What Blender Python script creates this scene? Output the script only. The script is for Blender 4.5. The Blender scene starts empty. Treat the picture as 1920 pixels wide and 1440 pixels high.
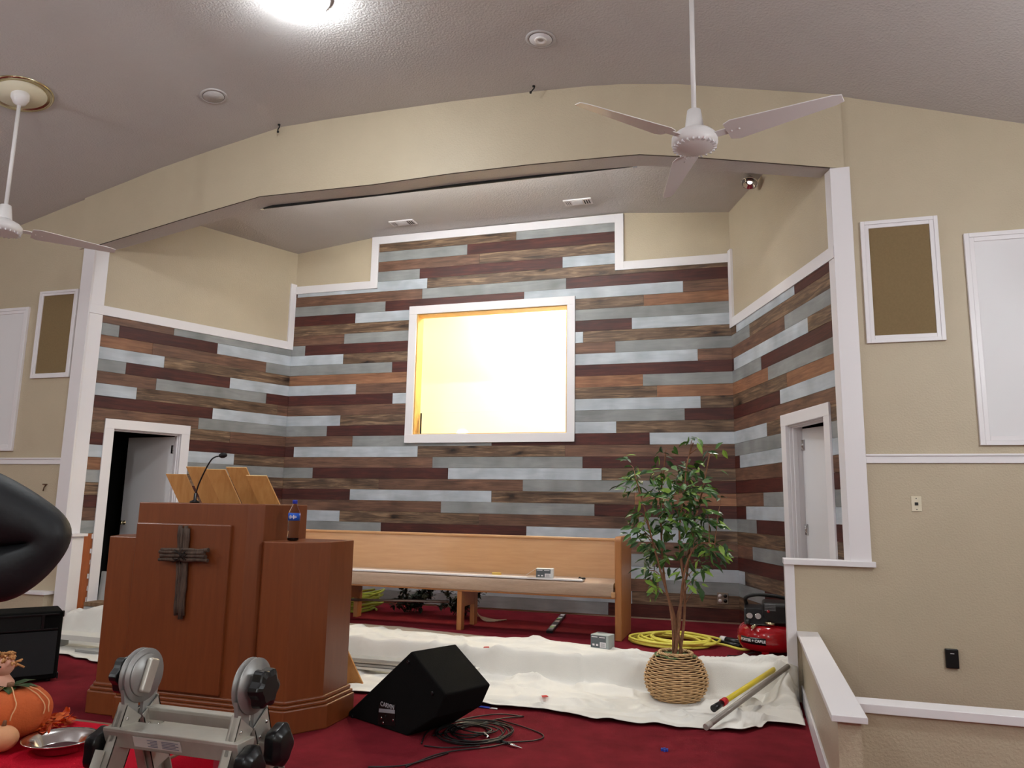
import bpy, bmesh, math, random
from mathutils import Vector, Matrix, noise
random.seed(7)
PI=math.pi
C=bpy.context.scene.collection
S=bpy.context.scene
S.view_settings.view_transform='Standard'
S.view_settings.look='None'
S.view_settings.gamma=1.0
S.view_settings.use_curve_mapping=False
S.view_settings.exposure=0.47
# ------------------------------------------------------------------ camera
F_PX=1414.938; YAW=-0.3007; PITCH=0.1598; ROLL=0.0177
CAM=Vector((5.990,-8.938,1.221))
fw=Vector((math.sin(YAW)*math.cos(PITCH),math.cos(YAW)*math.cos(PITCH),math.sin(PITCH)))
r0=Vector((math.cos(YAW),-math.sin(YAW),0)); u0=r0.cross(fw)
rt=r0*math.cos(ROLL)+u0*math.sin(ROLL); up=u0*math.cos(ROLL)-r0*math.sin(ROLL)
cd=bpy.data.cameras.new('camera'); cam=bpy.data.objects.new('camera',cd); C.objects.link(cam)
cd.sensor_width=36; cd.lens=F_PX/1920*36; cd.clip_start=.05
m=Matrix((rt,up,-fw)).transposed().to_4x4(); m.translation=CAM; cam.matrix_world=m
S.camera=cam
def ray(u,v): return fw+rt*((u-960)/F_PX)+up*((720-v)/F_PX)
def at(u,v,ax,c):                       # measured point of the photo on a real plane of the place
    d=ray(u,v); i='xyz'.index(ax); return CAM+d*((c-CAM[i])/d[i])
def atp(u,v,P,n):
    d=ray(u,v); return CAM+d*((Vector(P)-CAM).dot(n)/d.dot(n))
def pu(P):
    d=Vector(P)-CAM; z=d.dot(fw); return 960+F_PX*d.dot(rt)/z
# ------------------------------------------------------------------ materials
MATS={}
def newmat(name):
    m=bpy.data.materials.new(name); m.use_nodes=True; MATS[name]=m
    nt=m.node_tree; b=nt.nodes['Principled BSDF']; return m,nt,b
def N(nt,t,**k):
    n=nt.nodes.new(t)
    for a,v in k.items():
        if a in n.inputs: n.inputs[a].default_value=v
        else: setattr(n,a,v)
    return n
def rgb(h):                              # sRGB 0..255 -> linear
    f=lambda c:(c/255/12.92 if c/255<=.04045 else ((c/255+.055)/1.055)**2.4)
    return (f(h[0]),f(h[1]),f(h[2]),1)
def mat(name,col,rough=.6,metal=0,bump=0,bscale=80,var=0,vscale=3,spec=.5,coat=0,trans=0,ior=1.45,emit=0,alpha=1,sheen=0,stretch=None):
    m,nt,b=newmat(name); c=rgb(col)
    b.inputs['Base Color'].default_value=c; b.inputs['Roughness'].default_value=rough
    b.inputs['Metallic'].default_value=metal; b.inputs['Specular IOR Level'].default_value=spec
    b.inputs['Coat Weight'].default_value=coat; b.inputs['Transmission Weight'].default_value=trans
    b.inputs['IOR'].default_value=ior; b.inputs['Alpha'].default_value=alpha
    b.inputs['Sheen Weight'].default_value=sheen
    if emit: b.inputs['Emission Color'].default_value=c; b.inputs['Emission Strength'].default_value=emit
    if var or bump:
        tc=N(nt,'ShaderNodeTexCoord'); src=tc.outputs['Object']
        if stretch:
            mp=N(nt,'ShaderNodeMapping'); mp.inputs['Scale'].default_value=stretch; nt.links.new(src,mp.inputs['Vector']); src=mp.outputs['Vector']
    if var:
        n=N(nt,'ShaderNodeTexNoise',Scale=vscale,Detail=5.0,Roughness=.6); nt.links.new(src,n.inputs['Vector'])
        r=N(nt,'ShaderNodeValToRGB'); nt.links.new(n.outputs['Fac'],r.inputs['Fac'])
        lo=[max(0,x*(1-var)) for x in c[:3]]+[1]; hi=[min(1,x*(1+var)) for x in c[:3]]+[1]
        r.color_ramp.elements[0].position=.3; r.color_ramp.elements[1].position=.7
        r.color_ramp.elements[0].color=lo; r.color_ramp.elements[1].color=hi
        nt.links.new(r.outputs['Color'],b.inputs['Base Color'])
    if bump:
        n=N(nt,'ShaderNodeTexNoise',Scale=bscale,Detail=4.0); nt.links.new(src,n.inputs['Vector'])
        bp=N(nt,'ShaderNodeBump',Strength=bump,Distance=.01); nt.links.new(n.outputs['Fac'],bp.inputs['Height'])
        nt.links.new(bp.outputs['Normal'],b.inputs['Normal'])
    return m
BEIGE=mat('beige_paint',(191,177,153),.42,bump=.35,bscale=70,var=.03,spec=.35)
CEIL=mat('ceiling_paint',(196,192,191),.42,bump=.6,bscale=55,var=.02,spec=.35)
WHITE=mat('white_trim_paint',(232,228,230),.35,spec=.45)
WHITE2=mat('white_panel_paint',(226,224,226),.5)
CARPET=mat('red_carpet',(118,30,40),.95,bump=.7,bscale=260,var=.2,vscale=5,spec=.12)
CREAM=mat('baptistry_cream_paint',(248,244,230),.55)
YWOOD=mat('window_jamb_wood',(205,160,90),.45,var=.15,vscale=6)
BLACK=mat('matte_black',(16,16,17),.6)
DARKROOM=mat('unlit_room_dark',(40,37,36),.9)
CHROME=mat('chrome',(220,220,220),.12,metal=1)
BRASS=mat('polished_brass',(208,196,160),.2,metal=1)
BLKPL=mat('black_plastic',(18,18,20),.28,spec=.5)
RUBBER=mat('black_rubber',(20,20,21),.55)
FABRIC=mat('grille_fabric',(140,118,84),.95,bump=.6,bscale=500,var=.06,vscale=60)
IVORY=mat('ivory_plastic',(222,212,188),.35)
def grain(name,c1,c2,rough=.4,dirv=(2,2,25),scale=3,contrast=.5,coat=.15,dist=3):
    m,nt,b=newmat(name)
    tc=N(nt,'ShaderNodeTexCoord'); mp=N(nt,'ShaderNodeMapping'); mp.inputs['Scale'].default_value=dirv
    nt.links.new(tc.outputs['Object'],mp.inputs['Vector'])
    n=N(nt,'ShaderNodeTexNoise',Scale=scale,Detail=6.0,Roughness=.6,Distortion=.4); nt.links.new(mp.outputs['Vector'],n.inputs['Vector'])
    r=N(nt,'ShaderNodeValToRGB'); r.color_ramp.elements[0].position=.5-contrast/2; r.color_ramp.elements[1].position=.5+contrast/2
    r.color_ramp.elements[0].color=rgb(c1); r.color_ramp.elements[1].color=rgb(c2)
    nt.links.new(n.outputs['Fac'],r.inputs['Fac']); nt.links.new(r.outputs['Color'],b.inputs['Base Color'])
    b.inputs['Roughness'].default_value=rough; b.inputs['Coat Weight'].default_value=coat; b.inputs['Coat Roughness'].default_value=.25
    return m
CHERRY=grain('cherry_wood',(116,58,26),(132,71,34),.38,(14,14,1.2),2.5,.6)
CHERRYD=grain('cherry_wood_panel',(110,54,23),(126,66,31),.38,(14,14,1.2),2.5,.6)
OAK=grain('honey_oak',(192,144,98),(208,162,116),.38,(1.2,14,14),2.5,.6)
OAKV=grain('honey_oak_upright',(162,104,58),(182,124,74),.38,(14,14,1.5),2.5,.6)
OLDWOOD=grain('old_orange_wood',(150,76,34),(178,98,50),.35,(14,14,1.5),2.5,.6)
PINE=grain('raw_pine_board',(176,118,58),(202,148,86),.6,(10,10,1.5),3,.5,0)
PINED=grain('weathered_board',(92,66,44),(138,112,84),.7,(8,8,1.5),3,.5,0)
PINEND=mat('sawn_pine_end',(232,200,150),.7)
def plankmat(name,c1,c2,c3,knots=0,rough=.5,gs=1.0):
    m,nt,b=newmat(name); L=nt.links.new
    uv=N(nt,'ShaderNodeUVMap'); uv.uv_map='UVMap'
    mp=N(nt,'ShaderNodeMapping'); mp.inputs['Scale'].default_value=(1.1,13*gs,1); L(uv.outputs['UV'],mp.inputs['Vector'])
    n=N(nt,'ShaderNodeTexNoise',Scale=2.2,Detail=7.0,Roughness=.62,Distortion=.9); L(mp.outputs['Vector'],n.inputs['Vector'])
    r=N(nt,'ShaderNodeValToRGB'); e=r.color_ramp.elements; e[0].position=.3; e[1].position=.72
    e[0].color=rgb(c1); e[1].color=rgb(c3); x=r.color_ramp.elements.new(.5); x.color=rgb(c2)
    L(n.outputs['Fac'],r.inputs['Fac']); col=r.outputs['Color']
    mp2=N(nt,'ShaderNodeMapping'); mp2.inputs['Scale'].default_value=(2.2,2.0,1); L(uv.outputs['UV'],mp2.inputs['Vector'])
    n2=N(nt,'ShaderNodeTexNoise',Scale=1.3,Detail=2.0); L(mp2.outputs['Vector'],n2.inputs['Vector'])
    mr=N(nt,'ShaderNodeMapRange'); mr.inputs[1].default_value=.3; mr.inputs[2].default_value=.7; mr.inputs[3].default_value=.78; mr.inputs[4].default_value=1.2; L(n2.outputs['Fac'],mr.inputs[0])
    mx=N(nt,'ShaderNodeVectorMath',operation='SCALE'); L(col,mx.inputs[0]); L(mr.outputs[0],mx.inputs['Scale']); col=mx.outputs[0]
    if knots:
        mp3=N(nt,'ShaderNodeMapping'); mp3.inputs['Scale'].default_value=(2.4,5.5,1); L(uv.outputs['UV'],mp3.inputs['Vector'])
        nz=N(nt,'ShaderNodeTexNoise',Scale=3.0); L(mp3.outputs['Vector'],nz.inputs['Vector'])
        ad=N(nt,'ShaderNodeVectorMath',operation='MULTIPLY_ADD'); L(nz.outputs['Color'],ad.inputs[0]); ad.inputs[1].default_value=(.35,.35,0); L(mp3.outputs['Vector'],ad.inputs[2])
        v=N(nt,'ShaderNodeTexVoronoi',Scale=1.0); L(ad.outputs[0],v.inputs['Vector'])
        kr=N(nt,'ShaderNodeValToRGB'); ke=kr.color_ramp.elements; ke[0].position=.06; ke[0].color=(.08,.06,.05,1); ke[1].position=.34; ke[1].color=(1,1,1,1)
        k3=ke.new(.14) if hasattr(ke,'new') else None
        if k3: k3.color=(.5,.42,.36,1)
        L(v.outputs['Distance'],kr.inputs['Fac'])
        mm=N(nt,'ShaderNodeMix',data_type='RGBA',blend_type='MULTIPLY'); mm.inputs[0].default_value=knots
        L(col,mm.inputs[6]); L(kr.outputs['Color'],mm.inputs[7]); col=mm.outputs[2]
    L(col,b.inputs['Base Color']); b.inputs['Roughness'].default_value=rough; b.inputs['Specular IOR Level'].default_value=.35
    return m
PM={'W':plankmat('whitewashed_plank',(170,178,186),(180,187,194),(191,197,203),gs=.5),
    'G':plankmat('grey_plank',(128,130,131),(137,139,139),(146,147,147),gs=.5),
    'R':plankmat('mahogany_stained_plank',(52,25,22),(72,33,28),(92,46,38)),
    'B':plankmat('brown_stained_plank',(76,54,44),(106,77,62),(134,98,78),knots=.35),
    'K':plankmat('knotty_brown_plank',(58,44,36),(102,80,63),(156,128,100),knots=1.0),
    'O':plankmat('amber_stained_plank',(112,74,54),(138,96,70),(160,116,86))}
# ------------------------------------------------------------------ mesh builder
class MB:
    def __init__(s): s.v=[]; s.f=[]; s.mi=[]; s.sm=[]; s.uv=None
    def add(s,vs,fs,mi=0,smooth=False):
        o=len(s.v); s.v+= [Vector(p) for p in vs]
        for f in fs: s.f.append(tuple(i+o for i in f)); s.mi.append(mi); s.sm.append(smooth)
        return s
    def box(s,x0,x1,y0,y1,z0,z1,mi=0,M=None):
        p=[Vector((x,y,z)) for z in (z0,z1) for y in (y0,y1) for x in (x0,x1)]
        if M: p=[M@q for q in p]
        return s.add(p,[(0,2,3,1),(4,5,7,6),(0,1,5,4),(2,6,7,3),(0,4,6,2),(1,3,7,5)],mi)
    def prism(s,poly,d,mi=0,cap=None):     # poly: 3D loop, d: extrusion vector
        n=len(poly); d=Vector(d); p=[Vector(q) for q in poly]; vs=p+[q+d for q in p]
        fs=[(i,(i+1)%n,(i+1)%n+n,i+n) for i in range(n)]
        s.add(vs,fs,mi); o=len(s.v)-2*n
        s.f.append(tuple(o+i for i in reversed(range(n)))); s.f.append(tuple(o+n+i for i in range(n)))
        s.mi+= [mi if cap is None else cap]*2; s.sm+= [False]*2
        return s
    def tube(s,pts,r,n=8,mi=0,closed=False,caps=True):
        pts=[Vector(p) for p in pts]; m=len(pts); rs=r if isinstance(r,(list,tuple)) else [r]*m
        vs=[]; t0=None; a=None
        for i,p in enumerate(pts):
            t=(pts[(i+1)%m]-pts[i-1]) if (closed or 0<i<m-1) else (pts[1]-pts[0] if i==0 else pts[-1]-pts[-2])
            if t.length<1e-9: t=Vector((0,0,1))
            t.normalize()
            if a is None: a=t.orthogonal().normalized()
            else:
                a=a-t*a.dot(t)
                a=a.normalized() if a.length>1e-6 else t.orthogonal().normalized()
            b=t.cross(a)
            for k in range(n):
                an=2*PI*k/n; vs.append(p+(a*math.cos(an)+b*math.sin(an))*rs[i])
        fs=[]
        for i in range(m if closed else m-1):
            j=(i+1)%m
            for k in range(n): fs.append((i*n+k,i*n+(k+1)%n,j*n+(k+1)%n,j*n+k))
        s.add(vs,fs,mi,True)
        if caps and not closed:
            o=len(s.v)-m*n
            s.f+= [tuple(o+k for k in reversed(range(n))),tuple(o+(m-1)*n+k for k in range(n))]; s.mi+=[mi]*2; s.sm+=[False]*2
        return s
    def lathe(s,prof,n=32,M=None,mi=0,smooth=True):   # prof: (r,z)
        vs=[]
        for r,z in prof:
            for k in range(n):
                a=2*PI*k/n; q=Vector((r*math.cos(a),r*math.sin(a),z)); vs.append(M@q if M else q)
        fs=[]
        for i in range(len(prof)-1):
            for k in range(n): fs.append((i*n+k,i*n+(k+1)%n,(i+1)*n+(k+1)%n,(i+1)*n+k))
        s.add(vs,fs,mi,smooth)
        o=len(s.v)-len(prof)*n
        if prof[0][0]>1e-5: s.f.append(tuple(o+k for k in reversed(range(n)))); s.mi.append(mi); s.sm.append(False)
        if prof[-1][0]>1e-5: s.f.append(tuple(o+(len(prof)-1)*n+k for k in range(n))); s.mi.append(mi); s.sm.append(False)
        return s
    def obj(s,name,mats,parent=None,loc=None,bevel=0,seg=2,local=False):
        me=bpy.data.meshes.new(name); vs=s.v
        o=bpy.data.objects.new(name,me); C.objects.link(o)
        off=Vector((0,0,0))
        if loc is not None: off=Vector(loc); vs=[v-off for v in s.v]; o.location=off
        me.from_pydata([tuple(v) for v in vs],[],s.f)
        mats=mats if isinstance(mats,(list,tuple)) else [mats]
        for mm in mats: me.materials.append(mm)
        for p,mi,sm in zip(me.polygons,s.mi,s.sm): p.material_index=mi; p.use_smooth=sm
        if s.uv:
            ul=me.uv_layers.new(name='UVMap'); k=0
            for p,u in zip(me.polygons,s.uv):
                for li,w in zip(p.loop_indices,u): ul.data[li].uv=w
        me.update()
        bm=bmesh.new(); bm.from_mesh(me)
        if not s.uv: bmesh.ops.recalc_face_normals(bm,faces=bm.faces)
        bm.to_mesh(me); bm.free()
        if bevel:
            b=o.modifiers.new('bevel','BEVEL'); b.width=bevel; b.segments=seg; b.limit_method='ANGLE'; b.angle_limit=.6; b.harden_normals=False
        if parent is not None: o.parent=parent; o.matrix_parent_inverse=Matrix.Translation(-parent.location)
        return o
def tag(o,label,cat,group=None,kind=None):
    o['label']=label; o['category']=cat
    if group: o['group']=group
    if kind: o['kind']=kind
    return o
def thing(name,label,cat,loc=(0,0,0),group=None):
    o=bpy.data.objects.new(name,None); C.objects.link(o); o.location=loc; o.empty_display_size=.1
    return tag(o,label,cat,group)
def struct(o): o['kind']='structure'; return o
def text(name,body,size,m,parent,M,ext=.0015,sx=1):
    cu=bpy.data.curves.new(name,'FONT'); cu.body=body; cu.size=size; cu.extrude=ext; cu.align_x='CENTER'; cu.align_y='CENTER'
    t=bpy.data.objects.new('tmp',cu); C.objects.link(t)
    dg=bpy.context.evaluated_depsgraph_get(); me=bpy.data.meshes.new_from_object(t.evaluated_get(dg)); bpy.data.objects.remove(t)
    me.transform(M@Matrix.Diagonal((sx,1,1,1))); me.materials.clear(); me.materials.append(m); me.name=name
    o=bpy.data.objects.new(name,me); C.objects.link(o)
    if parent is not None: o.parent=parent; o.matrix_parent_inverse=Matrix.Translation(-parent.location)
    return o
def frame(X,Z,O):                        # matrix with local x along X, local z along Z
    X=Vector(X).normalized(); Z=Vector(Z); Z=(Z-X*Z.dot(X)).normalized(); Y=Z.cross(X)
    M=Matrix((X,Y,Z)).transposed().to_4x4(); M.translation=Vector(O); return M
def smooth_pts(pts,n=6):
    pts=[Vector(p) for p in pts]; out=[]
    for i in range(len(pts)-1):
        p0=pts[max(i-1,0)];p1=pts[i];p2=pts[i+1];p3=pts[min(i+2,len(pts)-1)]
        for k in range(n):
            t=k/n; out.append(.5*((2*p1)+(p2-p0)*t+(2*p0-5*p1+4*p2-p3)*t*t+(3*p1-p0-3*p2+p3)*t**3))
    out.append(pts[-1]); return out
# ------------------------------------------------------------------ the shell
Y=-2.40; ZT=-.02; ZF=-.24; PITCHP=.1397
DL=Vector((-.4123,-.9110,0)); DR=Vector((.3436,-.9391,0)); OL=Vector((0,0,0)); OR=Vector((5.89,0,0))
NL=Vector((.9110,-.4123,0)); NR=Vector((-.9391,-.3436,0))       # into the alcove
SLF=2.634; SRF=2.557
topP=[at(u,v,'y',Y) for u,v in [(180,366),(300,318),(400,283),(530,240),(620,225),(700,213),(850,192),(1000,174),(1100,164),(1170,160),(1270,160),(1400,169),(1572,180)]]
botP=[at(u,v,'y',Y) for u,v in [(190,461),(350,412),(490,371),(700,349),(850,328),(1000,311),(1150,297),(1200,293),(1300,298),(1430,308),(1556,318)]]
cp=[(p.x,p.z) for p in topP]
sl=(cp[1][1]-cp[0][1])/(cp[1][0]-cp[0][0]); cp=[(-6.2,cp[0][1]-sl*(cp[0][0]+6.2))]+cp
pr=at(1920,232,'y',Y); cp+= [(pr.x,pr.z)]; s2=(cp[-1][1]-cp[-2][1])/(cp[-1][0]-cp[-2][0]); cp.append((12.0,cp[-1][1]+s2*(12-cp[-1][0])))
def zc(x):
    for (a,b),(c,d) in zip(cp,cp[1:]):
        if a<=x<=c: return b+(d-b)*(x-a)/(c-a)
    return cp[-1][1]
YB=-16.0
b=MB()
fine=[]
for i in range(len(cp)-1):
    n=1 if i in(0,len(cp)-2) else 3
    for k in range(n): fine.append((cp[i][0]+(cp[i+1][0]-cp[i][0])*k/n,cp[i][1]+(cp[i+1][1]-cp[i][1])*k/n))
fine.append(cp[-1])
vs=[(x,y,z+.0) for y in (Y,YB) for x,z in fine]+[(x,y,z+.12) for y in (Y,YB) for x,z in fine]; n=len(fine)
b.add(vs,[(i,i+1,n+i+1,n+i) for i in range(n-1)],0,True); b.add(vs,[(2*n+i,3*n+i,3*n+i+1,2*n+i+1) for i in range(n-1)],0,True)
struct(b.obj('ceiling',CEIL))
def xz(poly,y): return [(x,y,z) for x,z in poly]
# walls beside the opening
b=MB(); xs=[(-6.2,zc(-6.2))]+[(x,z) for x,z in cp if -6.2<x<-1.085]+[(-1.085,zc(-1.085))]
b.prism(xz([(-6.2,-.5)]+xs+[(-1.085,-.5)],Y),(0,.12,0)); struct(b.obj('wall_front_left',BEIGE))
b=MB(); xs=[(6.77,zc(6.77))]+[(x,z) for x,z in cp if 6.77<x<12]+[(12,zc(12))]
b.prism(xz([(6.77,-.5)]+xs+[(12,-.5)],Y),(0,.12,0)); struct(b.obj('wall_front_right',BEIGE))
# header across the opening
b=MB()
bl=[(-1.085,botP[0].z)]+[(p.x,p.z) for p in botP[1:-1]]+[(6.80,botP[-1].z)]
tl=[(-1.30,zc(-1.30))]+[(x,z) for x,z in cp if -1.28<x<6.84]+[(6.86,zc(6.86))]
poly=[(-1.30,botP[0].z-.02)]+bl+[(6.86,botP[-1].z-.02)]+tl[::-1]
b.prism(xz(poly,Y-.022),(0,.225,0)); hd=b.obj('wall_header',[BEIGE,CEIL])
for p in hd.data.polygons:
    if p.normal.z<-.6: p.material_index=1
struct(hd)
# thin dark brown line along the lower edge of the header
sm=MB(); sm.tube([(p.x,Y-.024,p.z+.004) for p in botP],.0045,5); struct(sm.obj('trim_1',mat('header_edge_brown',(70,56,48),.9)))
# alcove side walls, with a doorway in each
def wallbox(b,O,D,Nn,s0,s1,z0,z1,d0=-.10,d1=0.0,mi=0):
    b.prism([O+D*s0+Nn*d0+Vector((0,0,z0)),O+D*s1+Nn*d0+Vector((0,0,z0)),O+D*s1+Nn*d0+Vector((0,0,z1)),O+D*s0+Nn*d0+Vector((0,0,z1))],Nn*(d1-d0),mi)
for nm,O,D,Nn,SF in (('wall_left',OL,DL,NL,SLF),('wall_right',OR,DR,NR,SRF)):
    b=MB(); ds=(1.45,2.25)
    wallbox(b,O,D,Nn,-.02,ds[0],-.3,2.02); wallbox(b,O,D,Nn,ds[1],SF,-.3,2.02); wallbox(b,O,D,Nn,-.02,SF,2.02,4.95)
    struct(b.obj(nm,BEIGE))
# back wall with the window hole
WX0,WX1,WZ0,WZ1=1.895,3.93,2.105,3.70
b=MB()
b.box(-.1,WX0,0,.12,-.3,5.0); b.box(WX1,6.0,0,.12,-.3,5.0); b.box(WX0,WX1,0,.12,-.3,WZ0); b.box(WX0,WX1,0,.12,WZ1,5.0)
struct(b.obj('wall_back',BEIGE))
# alcove ceiling
ac=[(-1.6,4.68),(0,4.70),(1.18,4.835),(3,4.84),(4.62,4.845),(5.2,4.79),(5.9,4.725),(7.3,4.69)]
b=MB(); b.prism([(x,.1,z) for x,z in ac]+[(7.3,.1,5.1),(-1.6,.1,5.1)],(0,-2.3,0)); struct(b.obj('ceiling_alcove',CEIL))
# floors
b=MB(); b.prism([(OL+DL*SLF+Vector((-.0,0,ZT))),(OL+Vector((-.05,.05,ZT))),(OR+Vector((.05,.05,ZT))),(OR+DR*(SRF-.14)+Vector((0,0,ZT))),Vector((6.30,Y+.115,ZT)),Vector((6.30,Y,ZT))],(0,0,-.4))
struct(b.obj('floor_platform',CARPET))
b=MB(); b.box(-6.2,12,YB,Y,-.5,ZF); struct(b.obj('floor',CARPET))
b=MB(); b.box(-6.3,-6.2,YB,Y,-.5,5.4); struct(b.obj('wall_far_left',BEIGE))
b=MB(); b.box(12,12.1,YB,Y,-.5,5.4); struct(b.obj('wall_far_right',BEIGE))
b=MB(); b.box(-6.3,12.1,YB-.1,YB,-.5,5.6); struct(b.obj('wall_rear',BEIGE))
# ------------------------------------------------------------------ plank cladding
BACK={0:'K968.6 G',1:'G876.9 R',2:'B900 K',3:'G787.8 R1055.3 W',4:'R559.7 W801.9 K',5:'B792.5 G1061.9 R',6:'G723.7 R983.4 W1280.9 B',7:'R667.2 W900 K1207 O',8:'K900 G',9:'B646.4 G900 R1185 W',
10:'G573.4 R900 W1093.7 K',11:'W644.5 K900 B1154.2 G',12:'G736.2 R900 W1308.3 B',13:'O900 R',14:'W668.3 B900 O1205.8 G',15:'R737 W900 K1232 O',16:'B900 W1313.8 K',17:'W638.9 K900 G1284 R',18:'G613.9 R900 W1155.8 K',19:'B662 G922.5 R1218.3 W',
20:'R552 W783.8 K1060 B',21:'B811.7 G1092.8 R',22:'G587.2 R840.8 W1128.4 K',23:'K711 B980.8 G1264 R',24:'R657 W922 K1190 O',25:'B827.5 G1115 R',26:'W637.5 K898.7 B1198.5 G',27:'G715 R987.5 W1298.8 K',28:'B',29:'G1230 R',30:'W',31:'B1235 G',32:'W1185.4 K',33:'G1141 R'}
LEFT={10:'B325.8 G',11:'G222.5 R406.7 W',12:'O285 B497.5 G',13:'W307 K',14:'G235 R430 W',15:'B291.7 G498 R',16:'W255 K519 B',17:'R397.5 W',18:'B371 G',19:'K430 B',20:'R',21:'W437.5 K',22:'O330 G',23:'G200 K',24:'K330 R',25:'R330 B',26:'B',27:'G',28:'B',29:'R',30:'K',31:'W',32:'B',33:'R'}
RIGHT={10:'K1383 W1492.3 R',11:'G1408 K',12:'B1473.9 G',13:'R1378.7 W1518 K',14:'G1430 R',15:'O1442.8 G',16:'K1478 O',17:'R1465.8 W',18:'B',19:'W1440.8 K',20:'G',21:'R1390 W',22:'B',23:'R',24:'B1434.5 G',25:'R1402 W',26:'G1421.7 R',27:'K',28:'B1414 G',29:'R',30:'W1399.6 K',31:'G1437 R',32:'K',33:'R'}
ORDER=list('WGRBKO')
def solve_s(O,D,z,u,lo,hi):
    f=lambda s: pu(O+D*s+Vector((0,0,z)))-u
    a,bb=lo,hi; fa=f(a)
    for _ in range(40):
        mmid=(a+bb)/2
        if (f(mmid)>0)==(fa>0): a=mmid
        else: bb=mmid
    return (a+bb)/2
def clad(name,O,D,Nn,rows,s_lo,s_hi,pxinc,clip):
    b=MB(); b.uv=[]; rnd=random.Random(hash(name)%1000 if 0 else len(name)*7)
    for n,spec in rows.items():
        z1=(34-n)*PITCHP; z0=z1-PITCHP; zm=(z0+z1)/2
        segs=[]; s=s_lo if pxinc else s_hi
        for tkn in spec.split():
            t=tkn[0]
            if len(tkn)>1: e=solve_s(O,D,zm,float(tkn[1:]),s_lo,s_hi)
            else: e=s_hi if pxinc else s_lo
            segs.append((t,min(s,e),max(s,e))); s=e
        for t,a,c in segs:
            ou,ov=rnd.random()*50,rnd.random()*50
            ddp=.015+rnd.random()*.0025
            for (ca,cc,k0,k1) in clip(a,c,z0,z1):
                if cc-ca<.004 or k1-k0<.004: continue
                g=.0012; dd=ddp
                A,B,zz0,zz1=ca+(g if abs(ca-a)<1e-6 else 0),cc-(g if abs(cc-c)<1e-6 else 0),k0+(g if abs(k0-z0)<1e-6 else 0),k1-(g if abs(k1-z1)<1e-6 else 0)
                P=[O+D*q+Nn*w+Vector((0,0,z)) for w in (0.0,dd) for z in (zz0,zz1) for q in (A,B)]
                fs=[(4,5,7,6),(0,4,6,2),(1,3,7,5),(2,6,7,3),(0,1,5,4)]
                q2=[(ca+ou,k0-z0+ov),(cc+ou,k0-z0+ov),(ca+ou,k1-z0+ov),(cc+ou,k1-z0+ov)]*2
                b.add(P,fs,ORDER.index(t))
                for f in fs: b.uv.append([q2[i] for i in f])
    return struct(b.obj(name,[PM[k] for k in ORDER]))
def clipback(a,c,z0,z1):
    out=[]
    for xa,xb,zt in ((0,1.235,4.155),(1.235,4.585,4.775),(4.585,5.89,4.155)):
        p,q=max(a,xa),min(c,xb)
        if q<=p or z0>=zt: continue
        t=min(z1,zt)
        # window
        for ya,yb,wz in ((p,min(q,1.83),0),(max(p,1.83),min(q,3.985),1),(max(p,3.985),q,0)):
            if yb<=ya: continue
            if not wz or t<=2.045 or z0>=3.76: out.append((ya,yb,z0,t))
            else:
                if z0<2.045: out.append((ya,yb,z0,2.045))
                if t>3.76: out.append((ya,yb,3.76,t))
    return out
def clipside(left,SF):
    def f(a,c,z0,z1):
        out=[]; zt=min(z1,3.335)
        for sa,sb,dr in ((.0,1.385,0),(1.385,2.30,1),(2.30,SF-.06,2)):
            p,q=max(a,sa),min(c,sb)
            if q<=p: continue
            lo=z0
            if dr==1:
                lo=max(z0,2.08)
            if dr==2 and left: lo=max(z0,.84)
            if lo<zt: out.append((p,q,lo,zt))
        return out
    return f
clad('wall_back_planks',OL,Vector((1,0,0)),Vector((0,-1,0)),BACK,.0,5.89,True,clipback)
clad('wall_left_planks',OL,DL,NL,LEFT,.016,SLF,False,clipside(True,SLF))
clad('wall_right_planks',OR,DR,NR,RIGHT,.016,SRF,True,clipside(False,SRF))
# old orange panel left bare at the foot of the left side wall
b=MB(); wallbox(b,OL,DL,NL,2.30,SLF-.10,-.02,.835,0,.012); o=struct(b.obj('wall_left_old_panel',OLDWOOD))
b=MB(); wallbox(b,OL,DL,NL,2.33,2.345,-.02,.80,.012,.018)
for z in (.1,.22,.35,.5,.62,.78): wallbox(b,OL,DL,NL,2.335,2.35+.02*random.random(),z,z+.05,.012,.02)
struct(b.obj('trim_2',WHITE))
# ------------------------------------------------------------------ white trim
def T(i,b,m=WHITE,bev=.003): return struct(b.obj('trim_%d'%i,m,bevel=bev))
b=MB(); w=.108
b.box(0,1.29,-.032,0,4.10,4.208); b.box(1.18,1.288,-.034,0,4.10,4.83); b.box(1.18,4.635,-.032,0,4.722,4.83); b.box(4.527,4.635,-.034,0,4.10,4.83); b.box(4.527,5.89,-.032,0,4.10,4.208)
T(3,b)
b=MB(); wallbox(b,OL,DL,NL,.0,SLF,3.30,3.41,0,.030); wallbox(b,OL,DL,NL,.0,.09,3.30,4.24,0,.032); T(4,b)
b=MB(); wallbox(b,OR,DR,NR,.0,SRF,3.30,3.41,0,.030); wallbox(b,OR,DR,NR,.0,.09,3.30,4.24,0,.032); T(5,b)
# posts at both edges of the opening (face board + return board)
zp0=botP[0].z-.0
b=MB(); wallbox(b,OL,DL,NL,SLF-.15,SLF,.84,zp0,0,.022); b.prism([(-1.085+.024,Y-.024,.84),(-1.225,Y-.024,.84),(-1.225,Y-.024,zp0),(-1.085+.024,Y-.024,zp0)],(0,.024,0)); T(6,b)
b=MB(); wallbox(b,OR,DR,NR,SRF-.10,SRF,.84,botP[-1].z,0,.022); b.prism([(6.77-.024,Y-.024,.84),(6.90,Y-.024,.84),(6.90,Y-.024,botP[-1].z),(6.77-.024,Y-.024,botP[-1].z)],(0,.024,0)); T(7,b)
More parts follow.
